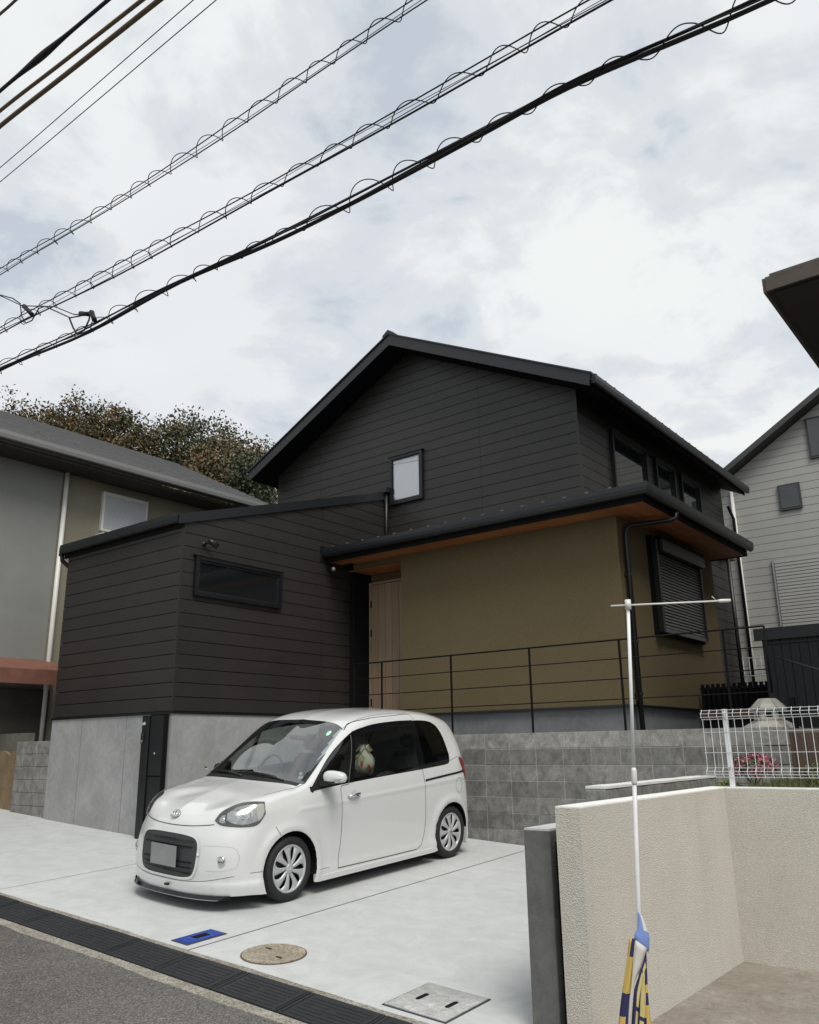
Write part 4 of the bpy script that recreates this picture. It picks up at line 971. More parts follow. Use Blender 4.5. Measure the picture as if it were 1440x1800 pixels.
A_lo=[(-9.283,5.543),(-7.034,5.411),(-5.269,5.345),(-3.9,5.348),(-2.905,5.340)]
B_up=[(-9.098,4.771),(-7.892,4.715),(-6.29,4.632),(-4.75,4.55),(-3.304,4.513),(-1.632,4.481)]
B_lo=[(-9.081,4.697),(-6.678,4.530),(-4.489,4.465),(-3.082,4.422),(-1.505,4.395)]
C_up=[(-8.975,4.253),(-7.158,4.129),(-5.885,4.071),(-4.4,4.005),(-3.345,3.976),(-1.81,3.944),(-.695,3.844)]
C_lo=[(-8.96,4.192),(-7.146,4.055),(-5.7,4.055),(-4.466,3.950),(-3.498,3.922),(-2.454,3.925),(-1.811,3.929),(-.641,3.808)]
def zat(P,x):
    P=sorted(P); return float(np.interp(x,[p[0] for p in P],[p[1] for p in P]))
def bundle(name,label,up,lo,yy,r1,r2,pitch,rad,seed,messy=0.,extra=()):
    t=thing(name,label,'cable',(-5,yy,4.5),'overhead cable bundles with spiral wrap'); rr=random.Random(seed)
    tube('messenger_wire',densify(lin(up),yy),r1,cabm,t,6)
    tube('main_cable',densify(lin(lo),yy+.01),r2,cabm,t,8)
    for j,(dz,rj,am) in enumerate(extra):
        P=[(x,z+dz+am*math.sin(x*1.7+j*2)) for x,z in lo]; P=[(x,zat(lo,x)+dz+am*math.sin(x*1.9+j*2.1)) for x in np.linspace(lo[0][0],lo[-1][0],15)]
        tube('thin_cable',densify(lin(P),yy-.02-.01*j),rj,cabm,t,6)
    pts=[];x=-22; ph=rr.uniform(0,6); nxt=ph; pf=af=afs=1.
    UL=lin(up);LL=lin(lo); am=1;pt=pitch
    while x<6:
        c=(zat(UL,x)+zat(LL,x))/2; hh=abs(zat(UL,x)-zat(LL,x))/2
        am=rad*(1+messy*math.sin(x*2.3+seed))*afs; 
        pts.append((x,yy-am*.95*math.cos(ph),c+(hh*.5+am*.6)*math.sin(ph)))
        dx=pitch/22; x+=dx; ph+=2*math.pi*dx/pitch/pf
        if ph>nxt: nxt+=2*math.pi; pf=rr.uniform(.80,1.28); af=rr.uniform(.75,1.2)
        afs+=(af-afs)*.12
    tube('spiral_wrap',pts,.0042,cabm,t,5)
    return t
bundle('upper_cable_bundle','highest of the three spiral wrapped cable bundles crossing the sky',A_up,A_lo,4.0,.0055,.0055,.335,.054,1,.1,((-.012,.003,.008),))
bundle('middle_cable_bundle','middle one of the three spiral wrapped cable bundles crossing the sky',B_up,B_lo,4.0,.0058,.0075,.345,.060,2,.12,((-.010,.0035,.012),(.01,.0025,.02)))
bundle('lower_cable_bundle','lowest and thickest of the three spiral wrapped cable bundles crossing the sky',C_up,C_lo,4.0,.0065,.0135,.37,.066,3,.35,((-.012,.010,.010),(.006,.008,.014),(-.02,.005,.022)))
def plain(name,label,p,q,r_,m_,grp,bulge=False):
    a,b_=Vector(p),Vector(q); dx=b_.x-a.x; s_=(b_.z-a.z)/dx; P=[(-60,a.z+(-60-a.x)*s_*.2+.8),(-20,a.z+(-20-a.x)*s_*.6+.1),(a.x,a.z),((a.x+b_.x)/2,(a.z+b_.z)/2-.004),(b_.x,b_.z),(b_.x+6,b_.z+s_*6),(b_.x+14,b_.z+s_*14+.3)]
    P=densify(P,3.2,12); rr_=[r_]*len(P)
    if bulge: rr_=[r_*(1+1.0*math.exp(-((x+7.15)/.35)**2)) for x,_,_ in P]
    o=mesh(name,*tubevf(P,rr_,8),m_,None,True); tag(o,label,'cable',grp)
PW='plain power cables at the top left'
plain('power_cable','topmost brown power cable just clipping the top left corner',(-8.313,3.2,8.141),(-7.944,3.2,8.095),.016,cabb,PW)
plain('power_cable','dark power cable with a thick spliced swelling at the top left',(-8.018,3.2,6.906),(-5.955,3.2,6.743),.019,cabm,PW,True)
plain('power_cable','thinner brown power cable below the spliced one at the top left',(-7.946,3.2,6.608),(-5.375,3.2,6.349),.019,cabb,PW)
plain('power_cable','lowest thick brown power cable at the top left',(-7.892,3.2,6.383),(-5.11,3.2,6.169),.023,cabb,PW)
plain('thin_cable','upper of two hair thin wires below the thick power cables',(-7.752,3.2,5.797),(-4.621,3.2,5.837),.0042,cabm,PW)
plain('thin_cable','lower of two hair thin wires below the thick power cables',(-7.706,3.2,5.604),(-4.324,3.2,5.635),.0042,cabm,PW)
t=thing('service_drop','service drop wire with two dark clamps joining the cable bundles at the left','cable',(-8,4,4.6))
Yd=3.93
tube('drop_wire',[(-16,Yd+.2,7.6),(-9.209,Yd,5.232),(-8.46,Yd,4.79),(-7.74,Yd,4.52),(-7.346,Yd,4.291),(-7.1,Yd,4.19)],.006,cabm,t,6)
tube('drop_wire',[(-9.209,Yd,5.225),(-8.72,Yd,4.98),(-8.52,Yd,4.84),(-8.45,Yd,4.66),(-8.33,Yd,4.53),(-8.2,Yd,4.52),(-8.08,Yd,4.62),(-7.95,Yd,4.60),(-7.4,Yd,4.27),(-7.2,Yd,4.22)],.007,cabm,t,6)
tube('drip_loop',[(-7.42,Yd,4.28),(-7.32,Yd,4.13),(-7.22,Yd,4.02),(-7.1,Yd,4.03),(-7.03,Yd,4.12),(-7.02,Yd,4.22)],.009,cabm,t,6)
for (a,b_) in (((-8.42,Yd,4.77),(-8.22,Yd,4.60)),((-7.20,Yd,4.245),(-7.04,Yd,4.185)),((-7.0,Yd,4.19),(-6.93,Yd,4.08))): tube('clamp',[a,Vector(a).lerp(Vector(b_),.5),b_],[.028,.022,.026],cabm,t,8)
# ------------------------------------------------------------------ THE CAR (local frame: x lateral, y from nose to tail, z up)
paint=mat('pearl white paint',(.64,.648,.638),rough=.28,spec=.5,coat=1.0,var=.015,vscale=2)
cblk=mat('black car plastic',(.012,.012,.013),rough=.45,var=.2); gloss=mat('gloss black trim',(.006,.006,.007),rough=.12,spec=.5)
tyrem=mat('tyre rubber',(.016,.016,.017),rough=.75,var=.3,vscale=14,bump=.15,bscale=80); chrome=mat('chrome',(.75,.76,.77),rough=.12,metal=1.,var=.05)
capm=mat('silver wheel cover',(.52,.53,.54),rough=.36,metal=.35,var=.1); seam=mat('panel gap',(.02,.02,.02),rough=.8)
wsg=glassmat('windscreen glass',(.66,.74,.71),r0=.24); sdg=glassmat('door window glass',(.60,.63,.61),r0=.10); sdq=glassmat('tinted rear glass',(.15,.16,.16),r0=.06); hlg=glassmat('lamp cover glass',(.95,.96,.95))
redm=mat('red tail lamp',(.30,.008,.012),rough=.12,spec=.6,var=.2); inner=mat('dark cabin trim',(.030,.029,.028),rough=.8,var=.2); seatm=mat('grey seat cloth',(.20,.195,.185),rough=.95,var=.25,vscale=14)
CAR=thing('parked_car','small rounded white minivan hatchback parked nose out on the driveway','car',(0,0,0))
# control net: sections from nose centreline to tail centreline; 10 points each, bottom edge -> centreline on top
def sec(*p): return list(p)
NET=[
 # nose centreline
 [(0,.035,.13),(0,.02,.20),(0,.0,.30),(0,.005,.45),(0,.015,.60),(0,.045,.70),(0,.075,.755),(0,.12,.80),(0,.19,.845),(0,.28,.882)],
 [(.28,.050,.13),(.28,.035,.20),(.28,.012,.30),(.28,.015,.45),(.28,.030,.60),(.275,.065,.70),(.27,.10,.755),(.25,.17,.81),(.20,.28,.865),(0,.40,.920)],
 [(.50,.105,.13),(.50,.085,.20),(.50,.060,.30),(.50,.065,.45),(.50,.090,.60),(.50,.130,.70),(.50,.165,.775),(.46,.235,.85),(.33,.38,.89),(0,.50,.950)],
 [(.67,.21,.13),(.675,.19,.20),(.68,.16,.30),(.675,.165,.45),(.67,.20,.60),(.66,.245,.70),(.655,.275,.80),(.60,.345,.880),(.43,.48,.935),(0,.60,.975)],
 [(.775,.36,.13),(.785,.34,.20),(.785,.32,.30),(.78,.33,.45),(.770,.36,.60),(.76,.39,.71),(.745,.42,.82),(.675,.46,.912),(.47,.58,.955),(0,.70,.995)],
 [(.815,.55,.12),(.822,.55,.20),(.822,.55,.30),(.822,.55,.45),(.818,.56,.60),(.802,.58,.73),(.78,.59,.85),(.71,.62,.935),(.49,.70,.975),(0,.80,1.012)],
 [(.825,.78,.12),(.832,.78,.20),(.835,.78,.32),(.838,.78,.48),(.838,.78,.64),(.822,.78,.77),(.790,.79,.89),(.72,.80,.965),(.50,.84,1.0),(0,.90,1.035)],
 [(.825,.98,.12),(.832,.98,.20),(.838,.98,.35),(.842,.98,.52),(.842,.98,.70),(.826,.98,.84),(.795,.98,.945),(.735,.985,.995),(.52,1.0,1.048),(0,1.03,1.095)],
 [(.825,1.20,.12),(.832,1.20,.20),(.838,1.20,.36),(.843,1.20,.55),(.843,1.20,.74),(.828,1.20,.88),(.800,1.20,.985),(.742,1.20,1.115),(.54,1.20,1.195),(0,1.21,1.235)],
 [(.825,1.45,.12),(.832,1.45,.20),(.838,1.45,.36),(.844,1.45,.56),(.844,1.45,.76),(.830,1.45,.90),(.800,1.45,1.04),(.728,1.45,1.275),(.55,1.44,1.37),(0,1.44,1.412)],
 [(.825,1.70,.12),(.832,1.70,.20),(.838,1.70,.36),(.845,1.70,.56),(.845,1.70,.77),(.832,1.70,.92),(.798,1.70,1.09),(.712,1.70,1.425),(.56,1.69,1.53),(0,1.69,1.570)],
 [(.825,1.90,.12),(.832,1.90,.20),(.838,1.90,.36),(.845,1.90,.56),(.845,1.90,.78),(.833,1.90,.93),(.796,1.90,1.12),(.700,1.90,1.505),(.56,1.90,1.605),(0,1.90,1.645)],
 [(.825,2.30,.12),(.832,2.30,.20),(.838,2.30,.36),(.845,2.30,.56),(.845,2.30,.79),(.834,2.30,.95),(.795,2.30,1.15),(.692,2.30,1.560),(.56,2.30,1.655),(0,2.30,1.695)],
 [(.825,2.75,.12),(.832,2.75,.20),(.838,2.75,.36),(.845,2.75,.56),(.845,2.75,.80),(.834,2.75,.97),(.795,2.75,1.17),(.688,2.75,1.570),(.56,2.75,1.662),(0,2.75,1.702)],
 [(.825,3.15,.12),(.832,3.15,.20),(.838,3.15,.36),(.845,3.15,.56),(.845,3.15,.80),(.832,3.15,.98),(.790,3.15,1.18),(.680,3.15,1.550),(.55,3.15,1.640),(0,3.15,1.682)],
 [(.820,3.42,.12),(.828,3.42,.20),(.836,3.42,.36),(.843,3.42,.56),(.842,3.42,.80),(.826,3.42,.98),(.778,3.44,1.18),(.655,3.46,1.500),(.52,3.45,1.600),(0,3.47,1.652)],
 [(.805,3.62,.13),(.815,3.62,.20),(.825,3.62,.36),(.832,3.62,.56),(.830,3.62,.80),(.808,3.62,.98),(.755,3.65,1.18),(.620,3.68,1.440),(.49,3.68,1.545),(0,3.72,1.605)],
 [(.760,3.79,.15),(.772,3.80,.22),(.785,3.80,.38),(.790,3.79,.56),(.782,3.775,.80),(.755,3.77,.98),(.695,3.77,1.18),(.565,3.78,1.40),(.44,3.79,1.485),(0,3.83,1.535)],
 [(.62,3.90,.18),(.63,3.915,.25),(.64,3.925,.40),(.64,3.915,.58),(.63,3.89,.80),(.60,3.875,.98),(.55,3.86,1.18),(.45,3.85,1.34),(.36,3.86,1.41),(0,3.885,1.45)],
 [(0,3.96,.20),(0,3.975,.27),(0,3.985,.42),(0,3.975,.60),(0,3.95,.80),(0,3.935,.97),(0,3.92,1.12),(0,3.91,1.24),(0,3.905,1.33),(0,3.90,1.40)],
]
def spline1(P,t,centrip=True):
    """natural-ish Catmull-Rom through rows of P (n,3 arrays stacked) at parameters t in 0..n-1"""
    P=np.asarray(P,float); n=len(P)
    ext=np.concatenate([[2*P[0]-P[1]],P,[2*P[-1]-P[-2]]])
    out=[]
    # chord lengths averaged over the second axis make the parametrisation uniform
    D=np.sqrt(((ext[1:]-ext[:-1])**2).sum(-1)); D=D.reshape(len(D),-1).mean(1)**.5 if D.ndim>1 else D**.5
    K=np.concatenate([[0],np.cumsum(np.maximum(D,1e-4))])
    for q in t:
        i=min(int(q),n-2); f=q-i; p0,p1,p2,p3=ext[i],ext[i+1],ext[i+2],ext[i+3]; t0,t1,t2,t3=K[i],K[i+1],K[i+2],K[i+3]; tt=t1+(t2-t1)*f
        a1=(t1-tt)/(t1-t0)*p0+(tt-t0)/(t1-t0)*p1; a2=(t2-tt)/(t2-t1)*p1+(tt-t1)/(t2-t1)*p2; a3=(t3-tt)/(t3-t2)*p2+(tt-t2)/(t3-t2)*p3
        b1=(t2-tt)/(t2-t0)*a1+(tt-t0)/(t2-t0)*a2; b2=(t3-tt)/(t3-t1)*a2+(tt-t1)/(t3-t1)*a3
        out.append((t2-tt)/(t2-t1)*b1+(tt-t1)/(t2-t1)*b2)
    return np.array(out)
NU,NV=210,96
A_=spline1(np.array(NET),np.linspace(0,len(NET)-1,NU+1))          # along the car
B_=spline1(A_.transpose(1,0,2),np.linspace(0,9,NV+1)).transpose(1,0,2)   # up the section
B_[0,:,0]=0;B_[-1,:,0]=0;B_[:,-1,0]=0; B_[:,:,0]=np.maximum(B_[:,:,0],0)
WF,WR_,RA=(.79,.285),(3.39,.285),.335
# lower skirt step, arch flares
sx,sy,sz=B_[:,:,0].copy(),B_[:,:,1].copy(),B_[:,:,2].copy()
for (cy_,cz_) in (WF,WR_):
    rr=np.sqrt((sy-cy_)**2+(sz-cz_)**2); B_[:,:,0]+=np.where(sx>.6,.016*np.exp(-((rr-.37)/.045)**2),0)
B_[:,:,0]+=np.where((sx>.55),.014/(1+np.exp((sz-.245)/.012)),0)
B_[:,:,1]-=np.where((sy<.5),.018/(1+np.exp((sz-.235)/.010)),0)
# slight belt crease
B_[:,:,0]+=np.where((sx>.6)&(sy>.9)&(sy<3.7),.006*np.exp(-((sz-(.80+.03*(sy-1)))/.02)**2),0)
def quadfaces(nu,nv,off=0): return [(off+i*(nv+1)+j,off+(i+1)*(nv+1)+j,off+(i+1)*(nv+1)+j+1,off+i*(nv+1)+j+1) for i in range(nu) for j in range(nv)]
full=[tuple(p) for p in B_.reshape(-1,3)]; Q=quadfaces(NU,NV)
bv=[Vector(p) for p in full]; mv_=[Vector((-p[0],p[1],p[2])) for p in full]; nfull=len(full)
BVH=BVHTree.FromPolygons(bv+mv_,Q+[tuple(i+nfull for i in f)[::-1] for f in Q])
def cast(o,d):
    h=BVH.ray_cast(Vector(o),Vector(d),10)
    if h[0] is None:
        q=BVH.find_nearest(Vector(o)+Vector(d)*1.0); return q[0],q[1]
    n_=h[1]
    if n_.dot(Vector(d))>0: n_=-n_
    return h[0],n_
DIR={'R':lambda a,b_:((2,a,b_),(-1,0,0)),'T':lambda a,b_:((a,b_,3),(0,0,-1)),'F':lambda a,b_:((a,-1,b_),(0,1,0)),'B':lambda a,b_:((a,5,b_),(0,-1,0))}
def on(dr,a,b_,h=0.):
    p,n_=cast(*DIR[dr](a,b_)); return p+n_*h
def resamp(P,n):
    P=[Vector((*p,0)) for p in P]; L=[0]
    for i in range(1,len(P)): L.append(L[-1]+(P[i]-P[i-1]).length)
    return [(float(np.interp(L[-1]*k/n,L,[p.x for p in P])),float(np.interp(L[-1]*k/n,L,[p.y for p in P]))) for k in range(n+1)]
def smoothp(P,n=8):
    """catmull through 2d points"""
    A=spline1(np.array([[p] for p in P]),np.linspace(0,len(P)-1,(len(P)-1)*n+1)); return [tuple(q[0]) for q in A]
CARM={}
def cmesh(name,vs,fs,m_,parent=None,smooth=True,mirror=False,thick=0,recalc=False):
    me=bpy.data.meshes.new(name); me.from_pydata([tuple(v) for v in vs],[],fs); 
    for q in (m_ if isinstance(m_,(list,tuple)) else [m_]): me.materials.append(q)
    if recalc:
        b=bmesh.new(); b.from_mesh(me); bmesh.ops.recalc_face_normals(b,faces=b.faces); b.to_mesh(me); b.free()
    for p in me.polygons: p.use_smooth=smooth
    o=bpy.data.objects.new(name,me); COL.objects.link(o); o.parent=parent or CAR
    if thick: md=o.modifiers.new('t','SOLIDIFY'); md.thickness=thick; md.offset=1
    if mirror:
        o2=bpy.data.objects.new(name,me.copy()); COL.objects.link(o2); o2.parent=parent or CAR
        for v_ in o2.data.vertices: v_.co.x*=-1
        o2.data.flip_normals()
        if thick: md=o2.modifiers.new('t','SOLIDIFY'); md.thickness=thick; md.offset=1
        return o,o2
    return o
def orient(vs,fs,d_):
    d_=Vector(d_); acc=Vector((0,0,0))
    for f in fs[::7]:
        a,b_,c=(Vector(vs[i]) for i in f[:3]); acc+=(b_-a).cross(c-a)
    return fs if acc.dot(d_)<0 else [tuple(reversed(f)) for f in fs]
def patch(name,dr,top_,bot_,m_,h=.003,nu=36,nv=14,mirror=False,parent=None,smooth_=True):
    T=resamp(smoothp(top_) if smooth_ else top_,nu); Bt=resamp(smoothp(bot_) if smooth_ else bot_,nu); vs=[]
    for i in range(nu+1):
        for j in range(nv+1):
            a=T[i][0]+(Bt[i][0]-T[i][0])*j/nv; b_=T[i][1]+(Bt[i][1]-T[i][1])*j/nv; vs.append(on(dr,a,b_,h))
    return cmesh(name,vs,orient(vs,quadfaces(nu,nv),DIR[dr](0,0)[1]),m_,parent,True,mirror)
def ring(name,dr,top_,bot_,w_,m_,h=.002,mirror=False,n=44,parent=None,out=0.):
    """band just inside an outline"""
    P=resamp(smoothp(top_),n)+resamp(smoothp(bot_),n)[::-1]; c=Vector((sum(p[0] for p in P)/len(P),sum(p[1] for p in P)/len(P)))
    vs=[];N_=len(P)
    for i,p in enumerate(P):
        a=Vector(P[i-1]);b_=Vector(P[(i+1)%N_]); t_=(b_-a)
        if t_.length<1e-6: t_=Vector((1,0))
        t_.normalize(); nrm=Vector((-t_.y,t_.x))
        if nrm.dot(c-Vector(p))<0: nrm=-nrm
        for k in (-out,w_*.5,w_): q=Vector(p)+nrm*k; vs.append(on(dr,q.x,q.y,h))
    fs=[(i*3+k,((i+1)%N_)*3+k,((i+1)%N_)*3+k+1,i*3+k+1) for i in range(N_) for k in range(2)]
    return cmesh(name,vs,orient(vs,fs,DIR[dr](0,0)[1]),m_,parent,True,mirror)
def line(name,dr,P,w_,m_,h=.0012,n=60,mirror=False,parent=None,sm=True):
    P=resamp(smoothp(P) if sm else P,n); vs=[]
    for i,p in enumerate(P):
        a=Vector(P[max(0,i-1)]);b_=Vector(P[min(n,i+1)]); t_=(b_-a).normalized(); nr_=Vector((-t_.y,t_.x))*w_/2
        for s_ in (-1,1): q=Vector(p)+nr_*s_; vs.append(on(dr,q.x,q.y,h))
    return cmesh(name,vs,orient(vs,[(2*i,2*i+1,2*i+3,2*i+2) for i in range(n)],DIR[dr](0,0)[1]),m_,parent,True,mirror)
def inpoly(x,y,P):
    c=False;j=len(P)-1
    for i in range(len(P)):
        if (P[i][1]>y)!=(P[j][1]>y) and x<(P[j][0]-P[i][0])*(y-P[i][1])/(P[j][1]-P[i][1])+P[i][0]: c=not c
        j=i
    return c
# window outlines
side_top=[(1.06,.955),(1.20,1.085),(1.42,1.265),(1.66,1.42),(1.80,1.485),(2.05,1.530),(2.45,1.558),(2.84,1.560)]
side_bot=[(1.06,.955),(1.25,.968),(1.50,.985),(1.80,1.000),(2.10,1.012),(2.40,1.022),(2.65,1.03),(2.84,1.037)]
rq_top=[(2.84,1.560),(3.02,1.555),(3.18,1.530),(3.28,1.478),(3.345,1.39),(3.385,1.27),(3.405,1.16)]
rq_bot=[(2.84,1.037),(2.97,1.042),(3.10,1.047),(3.22,1.052),(3.32,1.058),(3.385,1.075),(3.405,1.16)]
ws_top=[(-.62,1.70),(-.45,1.722),(-.2,1.732),(0,1.735),(.2,1.732),(.45,1.722),(.62,1.70)]
ws_bot=[(-.735,1.035),(-.60,.975),(-.3,.925),(0,.91),(.3,.925),(.60,.975),(.735,1.035)]
POLYS=smoothp(side_top,6)+smoothp(rq_top,6)[1:]+smoothp(rq_bot,6)[::-1][1:]+smoothp(side_bot,6)[::-1][1:]
wsl=smoothp(ws_top,6)+smoothp(ws_bot,6)[::-1]
def shrink_in(P,x,y,d): return inpoly(x,y,P) and min(((x-a)**2+(y-b_)**2)**.5 for a,b_ in P)>d
POLYSd=resamp(POLYS+[POLYS[0]],160); wsld=resamp(wsl+[wsl[0]],160)
# snap arch vertices
G_=B_.copy()
for (cy_,cz_) in (WF,WR_):
    dy=G_[:,:,1]-cy_;dz=G_[:,:,2]-cz_; rr=np.sqrt(dy**2+dz**2); near=(np.abs(rr-RA)<.0125)&(G_[:,:,0]>.45)
    k=np.where(near,RA/np.maximum(rr,1e-6),1); G_[:,:,1]=cy_+dy*k; G_[:,:,2]=cz_+dz*k
gv=G_.reshape(-1,3); keep=[]
def arch_in(p): return p[0]>.45 and any((p[1]-c[0])**2+(p[2]-c[1])**2<(RA+.002)**2 for c in (WF,WR_))
for f in Q:
    c=gv[list(f)].mean(0)
    if all(arch_in(gv[i]) for i in f): continue
    if c[1]>1.0 and c[1]<3.45 and c[2]>.94 and c[0]>.5 and c[2]<1.58 and shrink_in(POLYSd,c[1],c[2],.022): continue
    if c[1]<1.76 and c[2]>.98 and shrink_in(wsld,c[0],c[1],.03) and not (c[0]>.62 and c[2]<1.0): continue
    keep.append(f)
used_=sorted({i for f in keep for i in f})
gv=gv.copy()
for i in used_:
    if gv[i][0]>.45:
        for c in (WF,WR_):
            dy,dz=gv[i][1]-c[0],gv[i][2]-c[1]; r_=math.hypot(dy,dz)
            if RA-.06<r_<RA: gv[i][1]=c[0]+dy*RA/r_; gv[i][2]=c[1]+dz*RA/r_; rm={k:i for i,k in enumerate(used_)}
kv=[tuple(gv[i]) for i in used_]; kf=[tuple(rm[i] for i in f) for f in keep]
nk=len(kv); allv=kv+[(-a,b_,c) for a,b_,c in kv]; allf=kf+[tuple(i+nk for i in f)[::-1] for f in kf]
me=bpy.data.meshes.new('body'); me.from_pydata(allv,[],allf); b=bmesh.new(); b.from_mesh(me); bmesh.ops.remove_doubles(b,verts=b.verts,dist=.0006)
bmesh.ops.recalc_face_normals(b,faces=b.faces)
b.to_mesh(me); b.free(); me.materials.append(paint)
for p in me.polygons: p.use_smooth=True
body=bpy.data.objects.new('body',me); COL.objects.link(body); body.parent=CAR
# dark inner shell
me2=me.copy(); me2.name='cabin_lining'; me2.materials.clear(); me2.materials.append(inner)
nrm_=[v_.normal.copy() for v_ in me2.vertices]
for v_,q_ in zip(me2.vertices,nrm_): v_.co-=q_*.022
b=bmesh.new(); b.from_mesh(me2); bmesh.ops.delete(b,geom=[f for f in b.faces if f.calc_center_median().y<1.12 or f.calc_center_median().y>3.7 or f.calc_center_median().z<.75],context='FACES'); b.to_mesh(me2); b.free()
sh=bpy.data.objects.new('cabin_lining',me2); COL.objects.link(sh); sh.parent=CAR
def bvf(*a): return boxvf(*a)
cmesh('underbody',*bvf(-.66,.66,.25,3.80,.15,.26),cblk,smooth=False)
for c in (WF,WR_):
    for s_ in (-1,1):
        vs=[];n=28
        for i in range(n+1):
            a=-.25+ (math.pi+.5)*i/n
            for xx in (.50,.815): vs.append((s_*xx,c[0]+.345*math.cos(a),c[1]+.345*math.sin(a)))
        fs=[(2*i,2*i+1,2*i+3,2*i+2) for i in range(n)]+[tuple(2*i for i in range(n+1))]
        cmesh('wheel_arch_liner',vs,fs,cblk,smooth=False)
# glass and frits
g1=patch('windscreen','T',ws_top,ws_bot,wsg,.003,40,26)
ring('windscreen_border','T',ws_top,ws_bot,.050,gloss,.0015,out=.006,parent=g1)
for nm,a,b_ in (('front_side_glass',side_top,side_bot),('rear_quarter_glass',rq_top,rq_bot)):
    o1,o2=patch(nm,'R',a,b_,sdg if nm[0]=='f' else sdq,.003,44,14,mirror=True)
ring('side_window_border','R',side_top+rq_top[1:],side_bot+rq_bot[1:],.034,gloss,.0016,mirror=True,n=70,out=.006)
# pillars and frames between the side panes
def bandpoly(name,P,Q_,m_,h): return patch(name,'R',P,Q_,m_,h,16,4,mirror=True,smooth_=False)
bandpoly('window_pillar',[(1.60,.985),(1.68,1.20),(1.745,1.455)],[(1.665,.988),(1.735,1.20),(1.80,1.482)],gloss,.0045)
bandpoly('window_frame_line',[(1.585,.985),(1.665,1.20),(1.728,1.447)],[(1.597,.985),(1.677,1.20),(1.740,1.453)],mat('dull grey trim',(.10,.10,.10),rough=.5),.0050)
bandpoly('window_pillar',[(2.78,1.03),(2.765,1.30),(2.745,1.56)],[(2.90,1.04),(2.875,1.30),(2.85,1.56)],gloss,.0045)
patch('rain_visor','R',[(1.76,1.480),(2.05,1.538),(2.45,1.565),(2.80,1.567)],[(1.76,1.430),(2.05,1.47),(2.45,1.495),(2.80,1.497)],gloss,.012,30,4,mirror=True)
# rear glass
patch('rear_glass','B',[(-.40,1.37),(0,1.40),(.40,1.37)],[(-.52,1.03),(0,1.02),(.52,1.03)],mat('rear glass black',(.01,.01,.011),rough=.03),.004,20,10)
# panel gaps
SL=.006
line('door_gap','R',[(1.60,.975),(1.475,.955),(1.470,.90),(1.472,.70),(1.462,.45),(1.435,.28),(1.425,.195)],SL,seam,mirror=True)
line('door_gap','R',[(1.425,.195),(1.80,.192),(2.30,.190),(2.70,.190)],SL*1.4,seam,mirror=True,sm=False)
line('door_gap','R',[(2.70,.190),(2.79,.23),(2.845,.32),(2.868,.45),(2.872,.65),(2.862,.85),(2.845,.98),(2.835,1.03)],SL,seam,mirror=True)
line('door_gap','R',[(1.70,1.50),(1.80,1.56),(2.10,1.608),(2.50,1.628),(2.83,1.628),(2.845,1.60),(2.85,1.57)],SL*.8,seam,mirror=True)
line('roof_gap','T',[(.62,1.71),(.615,1.85),(.60,2.2),(.60,2.8)],SL*.8,seam,mirror=True)
line('bonnet_gap','T',[(.735,1.04),(.705,.90),(.665,.72),(.63,.605)],SL,seam,mirror=True)
line('bonnet_gap','F',[(-.50,.722),(-.35,.705),(-.18,.695),(0,.692),(.18,.695),(.35,.705),(.50,.722)],SL*1.2,seam)
line('bumper_gap','R',[(.60,.68),(.63,.62),(.68,.565)],SL*.8,seam,mirror=True)
line('skirt_gap','F',[(-.72,.300),(-.5,.255),(-.28,.235),(0,.232),(.28,.235),(.5,.255),(.72,.300)],.004,seam)
line('skirt_gap','R',[(.33,.315),(.45,.318)],.004,seam,mirror=True)
line('quarter_gap','R',[(3.41,1.085),(3.50,1.105),(3.60,1.125)],SL*.8,seam,mirror=True)
line('black_waist_strip','R',[(2.875,.905),(3.20,.925),(3.50,.94),(3.70,.95)],.022,gloss,.004,mirror=True)
line('sill_crease','R',[(1.15,.225),(1.3,.222)],.003,seam,mirror=True)
c_=[(3.55+.068*math.cos(a),.80+.085*math.sin(a)) for a in [2*math.pi*i/24 for i in range(25)]]
line('fuel_flap_gap','R',c_,.004,seam,parent=body)
# tail lamps
patch('tail_lamp','R',[(3.60,1.12),(3.68,1.10),(3.73,1.05),(3.765,.97)],[(3.60,1.12),(3.655,1.02),(3.70,.90),(3.742,.80)],redm,.012,20,6,mirror=True)
# head lamps, built in the front view (x,z)
hl_top=[(.386,.755),(.44,.815),(.54,.862),(.66,.892),(.80,.905),(.93,.900)]
hl_bot=[(.386,.755),(.45,.722),(.60,.705),(.75,.700),(.88,.715),(.955,.80)]
def hpatch(name,tp,bt_,m_,h,mirror=True,nu=30,nv=10,parent=None):
    T=resamp(smoothp(tp),nu);Bt=resamp(smoothp(bt_),nu);vs=[]
    for i in range(nu+1):
        for j in range(nv+1):
            a=T[i][0]+(Bt[i][0]-T[i][0])*j/nv;b_=T[i][1]+(Bt[i][1]-T[i][1])*j/nv
            d_=Vector((-.62,.78,0)); o_=Vector((a,0,b_))-d_*1.5+Vector((0,.28,0))
            p,n_=cast(o_,d_); vs.append(p+n_*h)
    return cmesh(name,vs,orient(vs,quadfaces(nu,nv),(-.62,.78,0)),m_,parent,True,mirror)

